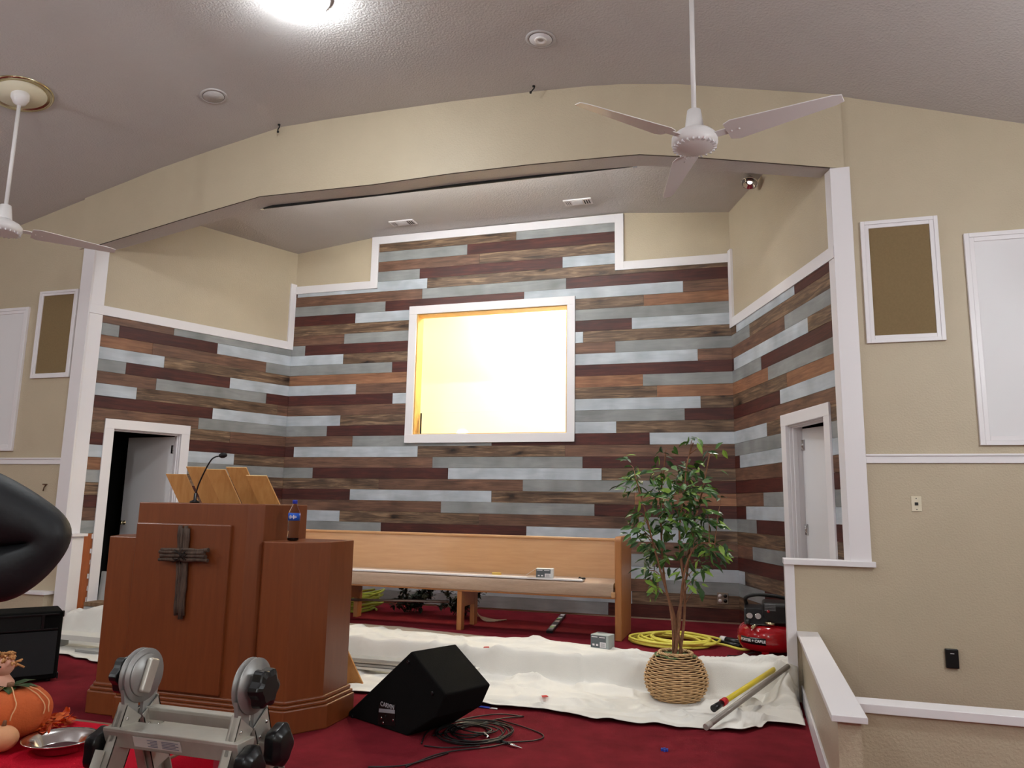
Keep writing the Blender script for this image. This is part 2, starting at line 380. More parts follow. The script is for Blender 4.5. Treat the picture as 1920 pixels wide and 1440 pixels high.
# lower end of the left opening: sill and wide end board down to the platform
b=MB(); b.box(-1.10,-.93,Y-.03,Y+.12,ZF,.81); b.box(-1.14,-.90,Y-.06,Y+.14,.81,.84); T(8,b)
# right stub wall closing part of the opening
b=MB(); b.box(6.30,6.77,Y-.0,Y+.11,ZF,.80); struct(b.obj('wall_stub_right',BEIGE))
b=MB(); b.box(6.255,6.925,Y-.05,Y+.15,.80,.842); b.box(6.262,6.335,Y-.022,Y+.13,ZF,.80); T(9,b)
# knee walls with white caps
b=MB(); b.box(6.365,6.465,-4.92,Y,ZF,.262); struct(b.obj('wall_knee_right',BEIGE))
b=MB(); b.box(6.335,6.490,-4.97,Y,.262,.292); T(10,b)
b=MB(); b.box(6.350,6.365,-4.92,Y-.02,ZF,ZF+.13); struct(b.obj('baseboard_right',WHITE,bevel=.003))
b=MB(); b.box(6.465,9.5,-4.47,-4.37,ZF,.205); struct(b.obj('wall_knee_front_right',BEIGE))
b=MB(); b.box(6.49,9.5,-4.50,-4.35,.205,.25); T(11,b)
b=MB(); b.box(-3.2,-1.16,Y-.10,Y,ZF,.20); struct(b.obj('wall_knee_left',BEIGE))
b=MB(); b.box(-3.2,-1.13,Y-.13,Y,.20,.232); T(12,b)
b=MB(); b.box(-3.2,-1.15,Y-.115,Y-.10,ZF,ZF+.12); struct(b.obj('baseboard_left',WHITE,bevel=.003))
# chair rails
b=MB(); b.box(6.90,12,Y-.018,Y,1.60,1.655); b.box(6.90,12,Y-.028,Y,1.655,1.672); T(13,b)
b=MB(); b.box(-6.2,-1.225,Y-.018,Y,1.585,1.64); b.box(-6.2,-1.225,Y-.028,Y,1.64,1.657); T(14,b)
# ------------------------------------------------------------------ doors
for i,(O,D,Nn,side) in enumerate(((OL,DL,NL,'left'),(OR,DR,NR,'right')),1):
    b=MB(); wallbox(b,O,D,Nn,1.355,1.46,ZT,2.12,0,.034); wallbox(b,O,D,Nn,2.24,2.345,ZT,2.12,0,.034); wallbox(b,O,D,Nn,1.355,2.345,2.01,2.12,0,.036)
    wallbox(b,O,D,Nn,1.45,1.468,ZT,2.02,-.13,.0); wallbox(b,O,D,Nn,2.232,2.25,ZT,2.02,-.13,.0); wallbox(b,O,D,Nn,1.45,2.25,2.002,2.02,-.13,0)
    wallbox(b,O,D,Nn,1.468,1.482,ZT,2.0,-.07,-.03); wallbox(b,O,D,Nn,1.468,2.232,1.99,2.004,-.07,-.03)
    struct(b.obj('door_%d'%(i*2-1),WHITE,bevel=.003))
def leaf(name,O,D,Nn,hs,ang,out):
    h=O+D*hs-Nn*.12; d=(D*math.cos(ang)-Nn*math.sin(ang)); nn=(Nn*math.cos(ang)+D*math.sin(ang))
    b=MB(); b.prism([h+Vector((0,0,ZT+.01)),h+d*.755+Vector((0,0,ZT+.01)),h+d*.755+Vector((0,0,1.985)),h+Vector((0,0,1.985))],-nn*.035)
    o=struct(b.obj(name,WHITE2,bevel=.002))
    k=MB(); kp=h+d*.69+Vector((0,0,.93))
    for sg in (1,-1):
        M=frame(d,nn*sg,kp+nn*(0 if sg>0 else -.035))
        k.lathe([(.026,0),(.026,.006),(.010,.010),(.010,.03),(.022,.036),(.027,.05),(.022,.062),(.0,.066)],16,M)
    k.obj('door_knob',BRASS,o)
    for z in (.2,1.0,1.78):
        q=MB(); q.tube([h+nn*.006+Vector((0,0,z)),h+nn*.006+Vector((0,0,z+.1))],.008,8); q.prism([h+nn*.002+Vector((0,0,z)),h+d*.035+nn*.002+Vector((0,0,z)),h+d*.035+nn*.002+Vector((0,0,z+.1)),h+nn*.002+Vector((0,0,z+.1))],nn*.002)
        q.obj('hinge',CHROME,o)
    return o
leaf('door_2',OL,DL,NL,1.475,math.radians(70),1)
leaf('door_4',OR,DR,NR,1.475,math.radians(14),1)
# unlit rooms behind the two doorways, their darkness put into the wall colour
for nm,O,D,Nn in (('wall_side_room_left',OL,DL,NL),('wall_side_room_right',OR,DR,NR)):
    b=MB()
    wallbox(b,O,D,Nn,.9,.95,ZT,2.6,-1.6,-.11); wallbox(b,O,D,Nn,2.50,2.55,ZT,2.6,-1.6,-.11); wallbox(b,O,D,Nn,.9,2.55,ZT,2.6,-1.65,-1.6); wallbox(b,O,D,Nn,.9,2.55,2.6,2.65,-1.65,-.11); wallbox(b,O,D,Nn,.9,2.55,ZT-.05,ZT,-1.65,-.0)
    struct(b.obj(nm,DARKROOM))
# ------------------------------------------------------------------ baptistry window
b=MB()
for x0,x1,z0,z1 in ((WX0-.11,WX0,WZ0-.11,WZ1+.11),(WX1,WX1+.10,WZ0-.11,WZ1+.11)): b.box(x0,x1,-.04,0,z0,z1)
b.box(WX0-.11,WX1+.10,-.042,0,WZ0-.11,WZ0); b.box(WX0-.11,WX1+.10,-.042,0,WZ1,WZ1+.11)
win=struct(b.obj('window_1',WHITE,bevel=.003))
b=MB(); b.box(WX0,WX0+.014,-.02,.16,WZ0,WZ1); b.box(WX1-.014,WX1,-.02,.16,WZ0,WZ1); b.box(WX0+.014,WX1-.014,-.02,.16,WZ1-.014,WZ1); b.box(WX0+.014,WX1-.014,-.02,.16,WZ0,WZ0+.010)
b.obj('window_jamb',YWOOD,win)
GLASS=mat('window_glass',(255,255,255),.02,trans=1,ior=1.3,spec=.5)
b=MB(); b.box(WX0+.045,WX1-.004,.13,.138,WZ0+.012,2.40); b.obj('glass_pane',GLASS,win)
b=MB(); b.box(WX0,WX1,.125,.143,WZ0,WZ0+.014); b.box(WX0+.032,WX0+.045,.122,.146,WZ0,2.40); b.box(WX1-.005,WX1,.12,.146,WZ0,2.25); b.obj('glass_seal',BLACK,win)
b=MB(); RX0,RX1,RY1,RZ0,RZ1=.9,4.9,1.45,1.2,4.35
b.box(RX0-.05,RX0,.12,RY1,RZ0,RZ1); b.box(RX1,RX1+.05,.12,RY1,RZ0,RZ1); b.box(RX0,RX1,RY1,RY1+.05,RZ0,RZ1); b.box(RX0,RX1,.12,RY1,RZ1,RZ1+.05); b.box(RX0,RX1,.12,RY1,RZ0-.05,RZ0)
struct(b.obj('wall_baptistry',CREAM))
b=MB(); b.box(2.2,2.26,1.40,1.45,2.9,3.0); b.box(1.95,2.25,1.435,1.45,2.62,2.95)
# ------------------------------------------------------------------ lamps
def emat(name,col,st):
    m,nt,bb=newmat(name); bb.inputs['Base Color'].default_value=rgb(col); bb.inputs['Emission Color'].default_value=rgb(col); bb.inputs['Emission Strength'].default_value=st; return m
LAMPE=emat('lit_glass_dome',(242,248,250),84)
FILLG=emat('fill_globe_glow',(242,248,250),100)
LAMPE2=emat('lit_baptistry_bulb',(255,240,204),520)
x,y=2.72,-4.26
t=thing('ceiling_lamp','round glass dome lamp on the ceiling, glaring white at the top of the view','lamp',(x,y,zc(x)))
M=Matrix.Translation((x,y,zc(x)))
MB().lathe([(.0,.0),(.24,.0),(.24,-.03),(.22,-.035)],32,M).obj('lamp_base',WHITE,t)
MB().lathe([(.22,-.03),(.215,-.06),(.185,-.10),(.13,-.13),(.06,-.145),(.0,-.148)],32,M).obj('lamp_shade',LAMPE,t)
for x,y,lab in ((8.6,-5.6,'added unseen globe lamp right of the view, above the stair corner'),(-1.6,-7.4,'added unseen globe lamp left of the view, beyond the person'),(3.4,-9.6,'added unseen globe lamp above and behind the camera, in the middle'),(9.2,-10.5,'added unseen globe lamp behind the camera on the right'),(-2.2,-12.2,'added unseen globe lamp at the rear left of the hall'),(5.6,-13.6,'added unseen globe lamp nearest the rear wall of the hall')):  # globes added out of view to fill the hall and light its ceiling
    z=zc(x); zg=z-1.15; t=thing('fill_globe_lamp',lab,'lamp',(x,y,z),'added globe lamps brightening the hall')
    M=Matrix.Translation((x,y,0))
    MB().lathe([(0,z+.02),(.07,z+.02),(.07,z-.03),(0,z-.04)],20,M).obj('canopy',WHITE,t)
    MB().tube([(x,y,z-.02),(x,y,zg+.17)],.008,8).obj('stem',WHITE,t)
    MB().lathe([(0,zg+.17)]+[(.17*math.sin(a),zg+.17*math.cos(a)) for a in [PI*k/12 for k in range(1,12)]]+[(0,zg-.17)],24,M).obj('lamp_shade',FILLG,t)
t=thing('baptistry_lamp','small warm globe lamp on the ceiling inside the lit window niche','lamp',(3.45,.95,RZ1))
M=Matrix.Translation((3.45,.95,RZ1)); MB().lathe([(.0,0),(.07,0),(.07,-.03),(.04,-.04)],24,M).obj('lamp_base',WHITE,t)
MB().lathe([(.04,-.04),(.09,-.08),(.10,-.13),(.07,-.19),(0,-.21)],24,M).obj('lamp_shade',LAMPE2,t)
# ------------------------------------------------------------------ ceiling fittings
def round_plate(name,lab,cat,u,v,r,center,group=None):
    p=at(u,v,'z',5.28); p.z=zc(p.x); 
    t=thing(name,lab,cat,p,group); n=Vector((-(zc(p.x+.05)-zc(p.x-.05))/.1*-1,0,-1))
    M=frame((1,0,(zc(p.x+.05)-zc(p.x-.05))/.1),(0,0,-1),p)
    MB().lathe([(r,.0),(r,.006),(r*.82,.010),(r*.78,.004)],32,M).obj('rim',CEIL,t)
    MB().lathe([(0,.004),(r*.76,.004),(r*.76,.009),(0,.010)],32,M).obj('cone',CEIL if not center else WHITE2,t)
    MB().lathe([(r*.79,.003),(r*.79,.0075),(r*.75,.0075),(r*.75,.003)],32,M).obj('groove',mat('groove_'+name+str(u),(60,54,52),.9),t)
    if center:
        MB().lathe([(r*.42,.01),(r*.38,.02),(r*.24,.02),(r*.2,.01)],24,M).obj('centre_ring',mat('bright_ring',(240,238,235),.3),t)
    return t
round_plate('ceiling_speaker','round flush ceiling speaker, plain disc, left of the ceiling lamp','speaker',402,161,.13,False)
round_plate('ceiling_detector','round flush ceiling fitting with a bright ring at its middle, right of the ceiling lamp','ceiling fitting',1014,52,.13,True)
for u,v,lab in ((524,224,'small dark hook hanging from the ceiling above the left part of the header'),(1001,146,'small bent dark hook hanging from the ceiling above the middle of the header')):
    p=at(u,v,'z',5.27); p.z=zc(p.x)
    k=.07 if u==524 else .05
    q=MB().tube(smooth_pts([p+Vector((0,0,.01)),p+Vector((.006,0,-k*.4)),p+Vector((-.01,0,-k*.8)),p+Vector((-.03 if u>600 else -.008,0,-k-.015))]),.006,6); q.lathe([(.014,0),(.014,-.01),(0,-.012)],12,Matrix.Translation(p))
    q.lathe([(0,0),(.012,-.006),(.012,-.02),(0,-.028)],10,Matrix.Translation(p+Vector((-.03 if u>600 else -.008,0,-k))))
    tag(q.obj('ceiling_hook',BLACK,loc=p),lab,'hook','dark hooks in the ceiling')
# fans
FANW=mat('fan_white_enamel',(226,222,222),.35)
def fan(x,y,zh,angles,lab,medal):
    z0=zc(x); t=thing('ceiling_fan',lab,'ceiling fan',(x,y,z0),'white three-blade ceiling fans')
    M=Matrix.Translation((x,y,0))
    MB().lathe([(0,z0+.02),(.075,z0+.02),(.075,z0-.05),(.05,z0-.10),(.02,z0-.12),(.0,z0-.12)],24,M).obj('canopy',FANW,t)
    MB().tube([(x,y,z0-.05),(x,y,zh+.18)],.0165,12).obj('downrod',FANW,t)
    MB().lathe([(.018,zh+.23),(.045,zh+.22),(.062,zh+.10),(.066,zh+.085),(.0,zh+.085)],24,M).obj('coupling_cover',FANW,t)
    mo=MB().lathe([(.0,zh+.09),(.07,zh+.082),(.125,zh+.055),(.148,zh+.03),(.15,zh-.012),(.140,zh-.032),(.118,zh-.045),(.06,zh-.055),(.0,zh-.057)],32,M).obj('motor_housing',FANW,t)
    vt=MB()
    for k in range(24):
        a=2*PI*k/24; c,s_=math.cos(a),math.sin(a)
        vt.box(.116,.142,-.005,.005,zh-.046,zh-.030,M=M@Matrix.Rotation(a,4,'Z'))
    vt.obj('vent_ribs',WHITE2,mo)
    for a in angles:
        R=M@Matrix.Rotation(math.radians(a),4,'Z')
        bl=MB(); nn=14; vs=[]
        for i in range(nn+1):
            q=i/nn; r=.22+.70*q; wd=(.098-.058*q) if q<.97 else .030
            if q<.05: wd*=.75
            for sgn,th in ((-1,0),(1,0),(1,1),(-1,1)):
                w2=wd*sgn; pit=math.radians(-14)
                camb=.012*(1-abs(sgn*.5))
                vs.append(R@Vector((r,w2*math.cos(pit),zh+.0+w2*math.sin(pit)+(.006 if th else 0)+camb)))
        fs=[]
        for i in range(nn):
            for k in range(4): fs.append((i*4+k,i*4+(k+1)%4,i*4+4+(k+1)%4,i*4+4+k))
        fs+= [(0,1,2,3),(nn*4+3,nn*4+2,nn*4+1,nn*4)]
        bl.add(vs,fs); bo=bl.obj('blade',FANW,t,bevel=.002)
        br=MB(); RB=R@Matrix.Translation((0,0,zh+.006))@Matrix.Rotation(math.radians(-11),4,'X'); br.box(.10,.33,-.028,.028,.004,.010,M=RB)
        for rr in (.25,.30): br.lathe([(.006,.010),(.006,-.006),(0,-.007)],8,RB@Matrix.Translation((rr,0,0)))
        br.obj('blade_bracket',FANW,bo)
    if medal:
        sl_=(zc(x+.1)-zc(x-.1))/.2; Mm=frame((1,0,sl_),(0,0,-1),(x,y,z0))
        md=MB().lathe([(0,.0),(.27,.0),(.27,.010),(.255,.022),(.235,.014),(.22,.010),(.215,.008)],40,Mm).obj('medallion',BRASS,t)
        MB().lathe([(0,.009),(.212,.009),(.212,.013),(0,.014)],40,Mm).obj('medallion_plate',mat('medallion_cream',(236,230,205),.3),md)
    return t
def ang(hx,hy,u,v,z):
    p=at(u,v,'z',z); return math.degrees(math.atan2(p.y-hy,p.x-hx))
fan(5.735,-4.16,3.60,[ang(5.735,-4.16,1087,198,3.6),ang(5.735,-4.16,1567,190,3.6),ang(5.735,-4.16,1262,350,3.6)],'white ceiling fan on a long rod before the right end of the header',False)
fan(-.33,-4.10,3.60,[ang(-.33,-4.10,180,465,3.6),ang(-.33,-4.10,180,465,3.6)+120,ang(-.33,-4.10,180,465,3.6)+240],'white ceiling fan under a round brass medallion, cut by the left edge of the view',True)
# curtain track behind the header
zt_=4.432; a,bq=at(490,389,'z',zt_-.012),at(1190,309,'z',zt_-.012)
q=MB(); q.box(a.x,bq.x,Y+.204,Y+.226,zt_-.020,zt_+.006); tk=thing('curtain_track','long thin black curtain track fixed behind the lower edge of the header','curtain track',(a.x,Y+.2,zt_))
q.obj('rail',BLACK,tk)
for p in (a,bq): MB().box(p.x-.02,p.x+.02,Y+.20,Y+.232,zt_-.026,zt_+.01).obj('end_bracket',CHROME,tk)
t=thing('alcove_fill_light','added long fill light hidden behind the header, brightening the alcove ceiling','lamp',(2.9,-2.10,4.70))  # light added out of sight to brighten the alcove ceiling and upper walls
MB().box(1.1,4.7,-2.196,-2.06,4.66,4.70).obj('housing',WHITE,t)
MB().tube([(1.15,-2.10,4.63),(4.65,-2.10,4.63)],.016,10).obj('tube',emat('alcove_fill_glow',(242,248,250),100),t)
# air vents in the alcove ceiling
def vent(u0,u1,v,lab):
    p=at((u0+u1)/2,v,'z',4.838); w=.34; h=.16
    t=thing('ceiling_vent',lab,'air vent',p,'air vents in the alcove ceiling')
    MB().box(p.x-w/2,p.x+w/2,p.y-h/2,p.y+h/2,p.z-.012,p.z+.004).obj('frame',WHITE,t,bevel=.003)
    q=MB()
    for k in range(3): MB().box(p.x+w*.22+k*.028,p.x+w*.22+k*.028+.013,p.y-h*.34,p.y+h*.34,p.z-.0145,p.z-.011).obj('slot',BLACK,t)
    for k in range(3): MB().box(p.x-w*.42+k*.022,p.x-w*.42+k*.022+.005,p.y-h*.3,p.y+h*.3,p.z-.0145,p.z-.011).obj('slot',BLACK,t)
    q=MB()
    for k in range(7): q.box(p.x-w*.22,p.x+w*.17,p.y-h*.34+k*.017,p.y-h*.34+k*.017+.008,p.z-.0155,p.z-.011)
    q.obj('louvres',WHITE2,t)
vent(733,778,417,'small white air vent in the alcove ceiling, the left one above the window')
vent(1060,1108,378,'small white air vent in the alcove ceiling, the right one above the window')
# spotlight high on the right alcove wall
p=OR+DR*1.02+NR*.12+Vector((0,0,4.66))
t=thing('spotlight','small bare chrome spotlight high in the right corner of the alcove, below the header','spotlight',p)
dn=Vector((-.8,-1.65,-4.1)).normalized(); M=frame(dn.orthogonal(),dn,p)
MB().tube([p+Vector((0,0,.08)),p+Vector((0,0,.0))],.012,8).obj('stem',CHROME,t)
MB().lathe([(0,-.04),(.03,-.04),(.035,-.01),(.058,.05),(.064,.062),(.058,.060),(.030,.0),(0,0)],24,M).obj('reflector_cup',CHROME,t)
MB().lathe([(.085,.02),(.092,.03),(.085,.04),(.078,.03),(.085,.02)],24,M).obj('swivel_ring',CHROME,t)
MB().lathe([(0,.002),(.022,.008),(.024,.022),(0,.034)],16,M).obj('bulb',emat('lit_spot_bulb',(255,240,220),6),t)
sp=bpy.data.lights.new('spotlight_beam','SPOT'); sp.energy=190; sp.spot_size=.95; sp.spot_blend=.9; sp.shadow_soft_size=.04; sp.color=(1,.95,.88)
so=bpy.data.objects.new('spotlight_beam',sp); C.objects.link(so); so.matrix_world=frame(dn.orthogonal(),-dn,p+dn*.07); 
# ------------------------------------------------------------------ things on the front walls
def framed(name,lab,cat,x0,x1,z0,z1,fw_,inner,group,louver=False):
    t=thing(name,lab,cat,(x0,Y,z0),group)
    b=MB(); d=.03
    for a in (0,.5):
        i=fw_*a; e=fw_*(a+.5); y=Y-d*(1-a*.45)
        b.box(x0+i,x0+e,y,Y,z0+i,z1-i); b.box(x1-e,x1-i,y,Y,z0+i,z1-i); b.box(x0+e,x1-e,y,Y,z0+i,z0+e); b.box(x0+e,x1-e,y,Y,z1-e,z1-i)
    b.obj('frame',WHITE,t,bevel=.003)
    MB().box(x0+fw_,x1-fw_,Y-.012,Y,z0+fw_,z1-fw_).obj('panel',inner,t)
    return t
p0=at(1613,414,'y',Y);p1=at(1773,640,'y',Y)
framed('wall_speaker','framed speaker panel with tan grille cloth on the right wall, beside the alcove opening','wall speaker',6.955,7.525,2.56,3.585,.062,FABRIC,'framed speaker panels beside the opening')
framed('wall_speaker','framed speaker panel with tan grille cloth on the left wall, beside the alcove opening','wall speaker',-1.805,-1.245,2.56,3.585,.055,FABRIC,'framed speaker panels beside the opening')
framed('blank_window','tall white blanked-off window frame on the right wall, cut by the view edge','window panel',7.70,8.75,1.735,3.415,.07,WHITE2,'white blanked windows on the front walls')
framed('blank_window','tall white blanked-off window frame on the left wall, cut by the view edge','window panel',-3.0,-1.95,1.735,3.415,.07,WHITE2,'white blanked windows on the front walls')
p=at(1718,945,'y',Y); t=thing('wall_jack','ivory jack plate on the right wall below the chair rail','wall plate',p)
MB().box(p.x-.036,p.x+.036,Y-.008,Y,p.z-.058,p.z+.058).obj('cover_plate',IVORY,t,bevel=.003)
MB().box(p.x-.012,p.x+.012,Y-.012,Y-.006,p.z-.010,p.z+.012).obj('socket',BLKPL,t)
for sg in (-1,1): MB().lathe([(.004,0),(.004,.004),(0,.004)],8,frame((1,0,0),(0,-1,0),(p.x,Y-.007,p.z+.042*sg))).obj('screw',BLKPL,t)
p=at(1784,1234,'y',Y); t=thing('black_wall_box','small black box mounted low on the right wall','wall box',p)
MB().box(p.x-.043,p.x+.043,Y-.03,Y,p.z-.068,p.z+.068).obj('housing',mat('satin_black',(10,10,12),.4),t,bevel=.005)
MB().box(p.x-.012,p.x+.014,Y-.0315,Y-.029,p.z+.034,p.z+.039).obj('badge',WHITE2,t)
p=at(86,914,'y',Y); q=MB(); q.tube([p+Vector((0,.0,.03)),p+Vector((-.004,-.02,.0)),p+Vector((-.01,-.022,-.04))],.006,6); q.box(p.x-.022,p.x+.018,Y-.03,Y,p.z+.028,p.z+.04)
tag(q.obj('wall_hook',mat('rusty_iron',(92,66,48),.6),loc=p),'small rusty hook on the left wall below the chair rail','hook')
p=at(1355,1122,'y',-.02); t=thing('power_outlet','double power outlet in a steel plate, low on the plank wall','outlet',p)
MB().box(p.x-.06,p.x+.06,-.024,-.016,p.z-.062,p.z+.062).obj('cover_plate',mat('steel_plate',(150,140,130),.35,metal=.6),t,bevel=.002)
for dz in (-.026,.026):
    for sx_ in (-1,1): MB().lathe([(0,0),(.02,0),(.02,.004),(0,.005)],16,frame((1,0,0),(0,-1,0),(p.x+.028*sx_,-.023,p.z+dz))).obj('socket',WHITE if sx_<0 else BLKPL,t)
# ------------------------------------------------------------------ pulpit
t=thing('pulpit','large cherry-wood pulpit with two lower side wings and a cross on its front','pulpit',(2.45,-4.25,ZF))
def pz(poly,z0,z1,b=None):
    b=b or MB(); b.prism([(x,y,z0) for x,y in poly],(0,0,z1-z0)); return b
cen=[(1.86,-3.95),(1.86,-4.50),(1.90,-4.56),(2.80,-4.56),(2.87,-4.47),(2.87,-3.95)]
pz(cen,ZF+.02,1.20).obj('body',CHERRY,t,bevel=.006)
rw=[(2.84,-3.95),(2.84,-4.44),(2.90,-4.50),(3.13,-4.50),(3.27,-4.27),(3.27,-3.95)]
lw=[(4.86-x-.12,y) for x,y in rw]
pz(rw,ZF+.02,.955).obj('side_wing',CHERRY,t,bevel=.006)
pz([(x,y) for x,y in lw][::-1],ZF+.02,.955).obj('side_wing',CHERRY,t,bevel=.006)
MB().box(1.915,2.69,-4.585,-4.55,-.03,1.06).obj('front_panel',CHERRYD,t,bevel=.008)
def pl(e,z0,z1,b): return pz([(1.47-e,-3.92),(1.47-e,-4.27-e*.3),(1.61-e*.5,-4.50-e),(1.84,-4.50-e),(1.88,-4.56-e),(2.82,-4.56-e),(2.86,-4.50-e),(3.13+e*.5,-4.50-e),(3.27+e,-4.27-e*.3),(3.27+e,-3.92)],z0,z1,b)
b=MB(); pl(.045,ZF,ZF+.15,b); pl(.032,ZF+.15,ZF+.175,b); pl(.014,ZF+.175,ZF+.20,b); b.obj('plinth',CHERRY,t,bevel=.008)
# cross on the pulpit
CROSSM=grain('weathered_grey_wood',(40,27,22),(98,78,64),.8,(16,16,2),5,.45,0)
t=thing('wall_cross','rustic cross of split grey-brown sticks wired together, hung on the pulpit front','cross',(2.30,-4.585,.43))
def stick(b,p,q,r,n=7,seed=0):
    rr=random.Random(seed); k=9; p=Vector(p);q=Vector(q)
    pts=[p.lerp(q,i/k)+Vector((rr.uniform(-.003,.003),rr.uniform(-.002,.002),rr.uniform(-.003,.003))) for i in range(k+1)]
    b.tube(pts,[r*rr.uniform(.75,1.15) for _ in pts],n)
cu_=at(345,985,'y',-4.607); cl_=at(335,1160,'y',-4.607); ha_=at(299,1040,'y',-4.628); hb_=at(390,1042,'y',-4.628)
for i,dx in enumerate((-.030,-.008,.016,.034)):
    b=MB(); stick(b,(cu_.x+dx,-4.607,cu_.z-.02*(i%2)),(cl_.x+dx*.85,-4.607,cl_.z+.018*((i+1)%3)),.015,seed=i); b.obj('upright_stick',CROSSM,t)
for i,dz in enumerate((-.030,-.006,.018,.034)):
    b=MB(); stick(b,(ha_.x+.012*(i%2),-4.628,ha_.z+dz),(hb_.x-.014*(i%3),-4.628,hb_.z+dz),.014,seed=9+i); b.obj('cross_stick',CROSSM,t)
b=MB(); rr=random.Random(4)
for k in range(9):
    c=Vector((at(340,1042,'y',-4.622).x,-4.622,ha_.z)); a0=rr.uniform(0,PI); R=rr.uniform(.045,.07)
    b.tube([c+Vector((math.cos(a)*R*math.cos(a0)-math.sin(a)*.02*math.sin(a0),-.012+.03*math.sin(a),math.cos(a)*R*math.sin(a0)+math.sin(a)*.02*math.cos(a0))) for a in [2*PI*j/16 for j in range(16)]],.0022,5,closed=True)
b.obj('wire_binding',mat('dark_wire',(34,28,26),.4,metal=.6),t)
# microphone
t=thing('microphone','thin black gooseneck microphone standing on top of the pulpit','microphone',(2.15,-4.30,1.20))
MB().lathe([(.035,1.20),(.035,1.212),(.012,1.222),(.010,1.27),(0,1.27)],16,Matrix.Translation((2.15,-4.30,0))).obj('base',BLKPL,t)
MB().tube(smooth_pts([(2.15,-4.30,1.25),(2.17,-4.30,1.33),(2.215,-4.30,1.43),(2.262,-4.30,1.51),(2.30,-4.30,1.535),(2.325,-4.30,1.538)]),.0055,8).obj('gooseneck',BLKPL,t)
MB().lathe([(0,-.032),(.012,-.026),(.019,-.01),(.020,.012),(.013,.03),(0,.034)],16,frame((0,1,0),(1,0,.12),(2.36,-4.30,1.545))).obj('head',BLACK,t)
# water bottle
bx,by,bz=3.0,-4.32,.955
t=thing('water_bottle','clear plastic water bottle with blue cap and label on the right pulpit wing','bottle',(bx,by,bz))
M=Matrix.Translation((bx,by,bz))
PET=mat('clear_plastic',(235,242,250),.05,trans=1,ior=1.12,spec=.6)
MB().lathe([(.022,.002),(.037,.006),(.040,.03),(.037,.06),(.040,.09),(.038,.12),(.040,.135),(.040,.18),(.036,.20),(.020,.235),(.014,.245),(.014,.262)],28,M).obj('bottle_body',PET,t)
MB().lathe([(0,.004),(.034,.006),(.036,.022),(0,.022)],24,M).obj('cola_rest',mat('dark_cola',(38,12,10),.1),t)
MB().lathe([(.0412,.138),(.0412,.188)],28,M).obj('paper_label',mat('blue_label',(24,86,190),.35),t)
q=MB()
for k in range(7):
    a=-1.9+.2*k; hh=.008+.010*((k*5)%3); M2=M@Matrix.Rotation(a,4,'Z'); q.box(.0415,.0420,-.0025,.0025,.163-hh/2,.163+hh/2,M=M2)
q.obj('label_marks',WHITE,t)
MB().lathe([(.0155,.252),(.017,.254),(.017,.274),(.015,.278),(0,.278)],20,M).obj('cap',mat('blue_cap',(30,50,170),.35),t)
# pine boards leaning behind the pulpit
tops=[(329,889,'shortest raw pine board leaning behind the pulpit, furthest left of the five'),(366,875,'raw pine board leaning behind the pulpit, second from the left, with a dark knot'),(403,880,'raw pine board leaning behind the pulpit, middle of the five'),(441,876,'raw pine board leaning behind the pulpit, second from the right'),(480,892,'raw pine board leaning behind the pulpit, furthest right of the five')]
for i,(u,v,lab) in enumerate(tops):
    top=at(u,v,'y',-3.86); bot=at(664-38*(4-i),1287,'z',ZF+.006)
    L=(top-bot).length; ax=(top-bot).normalized(); wv=Vector((.955,.296,0))*.080; off=Vector((bot.x-CAM.x,bot.y-CAM.y,0)).normalized()*(.03*(i%2)); th_=wv.cross(ax).normalized()*.020
    if th_.y<0: th_=-th_
    b=MB(); b.prism([bot-wv+off,bot+wv+off,top+wv+off,top-wv+off],th_); o=b.obj('pine_board',[PINE,PINEND],bevel=.0015)
    for p in o.data.polygons:
        if abs(p.normal.dot(ax))>.8: p.material_index=1
    tag(o,lab,'board','pine boards leaning behind the pulpit')
# ------------------------------------------------------------------ pew
PX0,PX1=.92,4.77
t=thing('pew','long honey-oak church pew with a pleated cushioned seat, in front of the plank wall','pew',(2.9,-1.35,ZT))
MB().prism([(PX0,-1.06,.40),(PX0,-1.04,.40),(PX0,-.975,.885),(PX0,-1.00,.885)],(PX1-PX0,0,0)).obj('backrest',OAK,t,bevel=.004)
MB().box(PX0,PX1,-1.015,-.965,.875,.905).obj('top_rail',OAK,t,bevel=.01)
for x in (PX1,PX0-.065):
    b=MB(); pr=[(-1.60,ZT),(-1.00,ZT),(-.96,.5),(-.93,.90)]+[(-.965-.02*math.sin(0),.935)]+[(-1.52,.945)]+[(-1.60+.045*(1-math.cos(a)) if 0 else -1.56-.045*math.sin(a),.90+.045*math.cos(a)) for a in [PI*k/12 for k in range(0,7)]]
    b.prism([(x,yy,zz) for yy,zz in pr],(.065,0,0)); b.obj('end_panel',OAKV,t,bevel=.012,seg=3)
for x in (1.80,3.17):
    b=MB(); b.box(x,x+.05,-1.585,-1.49,ZT,.37); b.box(x,x+.05,-1.20,-1.10,ZT,.37); b.box(x,x+.05,-1.49,-1.20,.20,.37); b.obj('seat_support',OAKV,t,bevel=.004)
MB().box(PX0,PX1,-1.60,-1.06,.362,.395).obj('seat_board',OAKV,t,bevel=.004)
MB().box(PX1-.03,PX1+.01,-1.635,-1.60,.375,.43).obj('seat_end_block',OAK,t,bevel=.008)
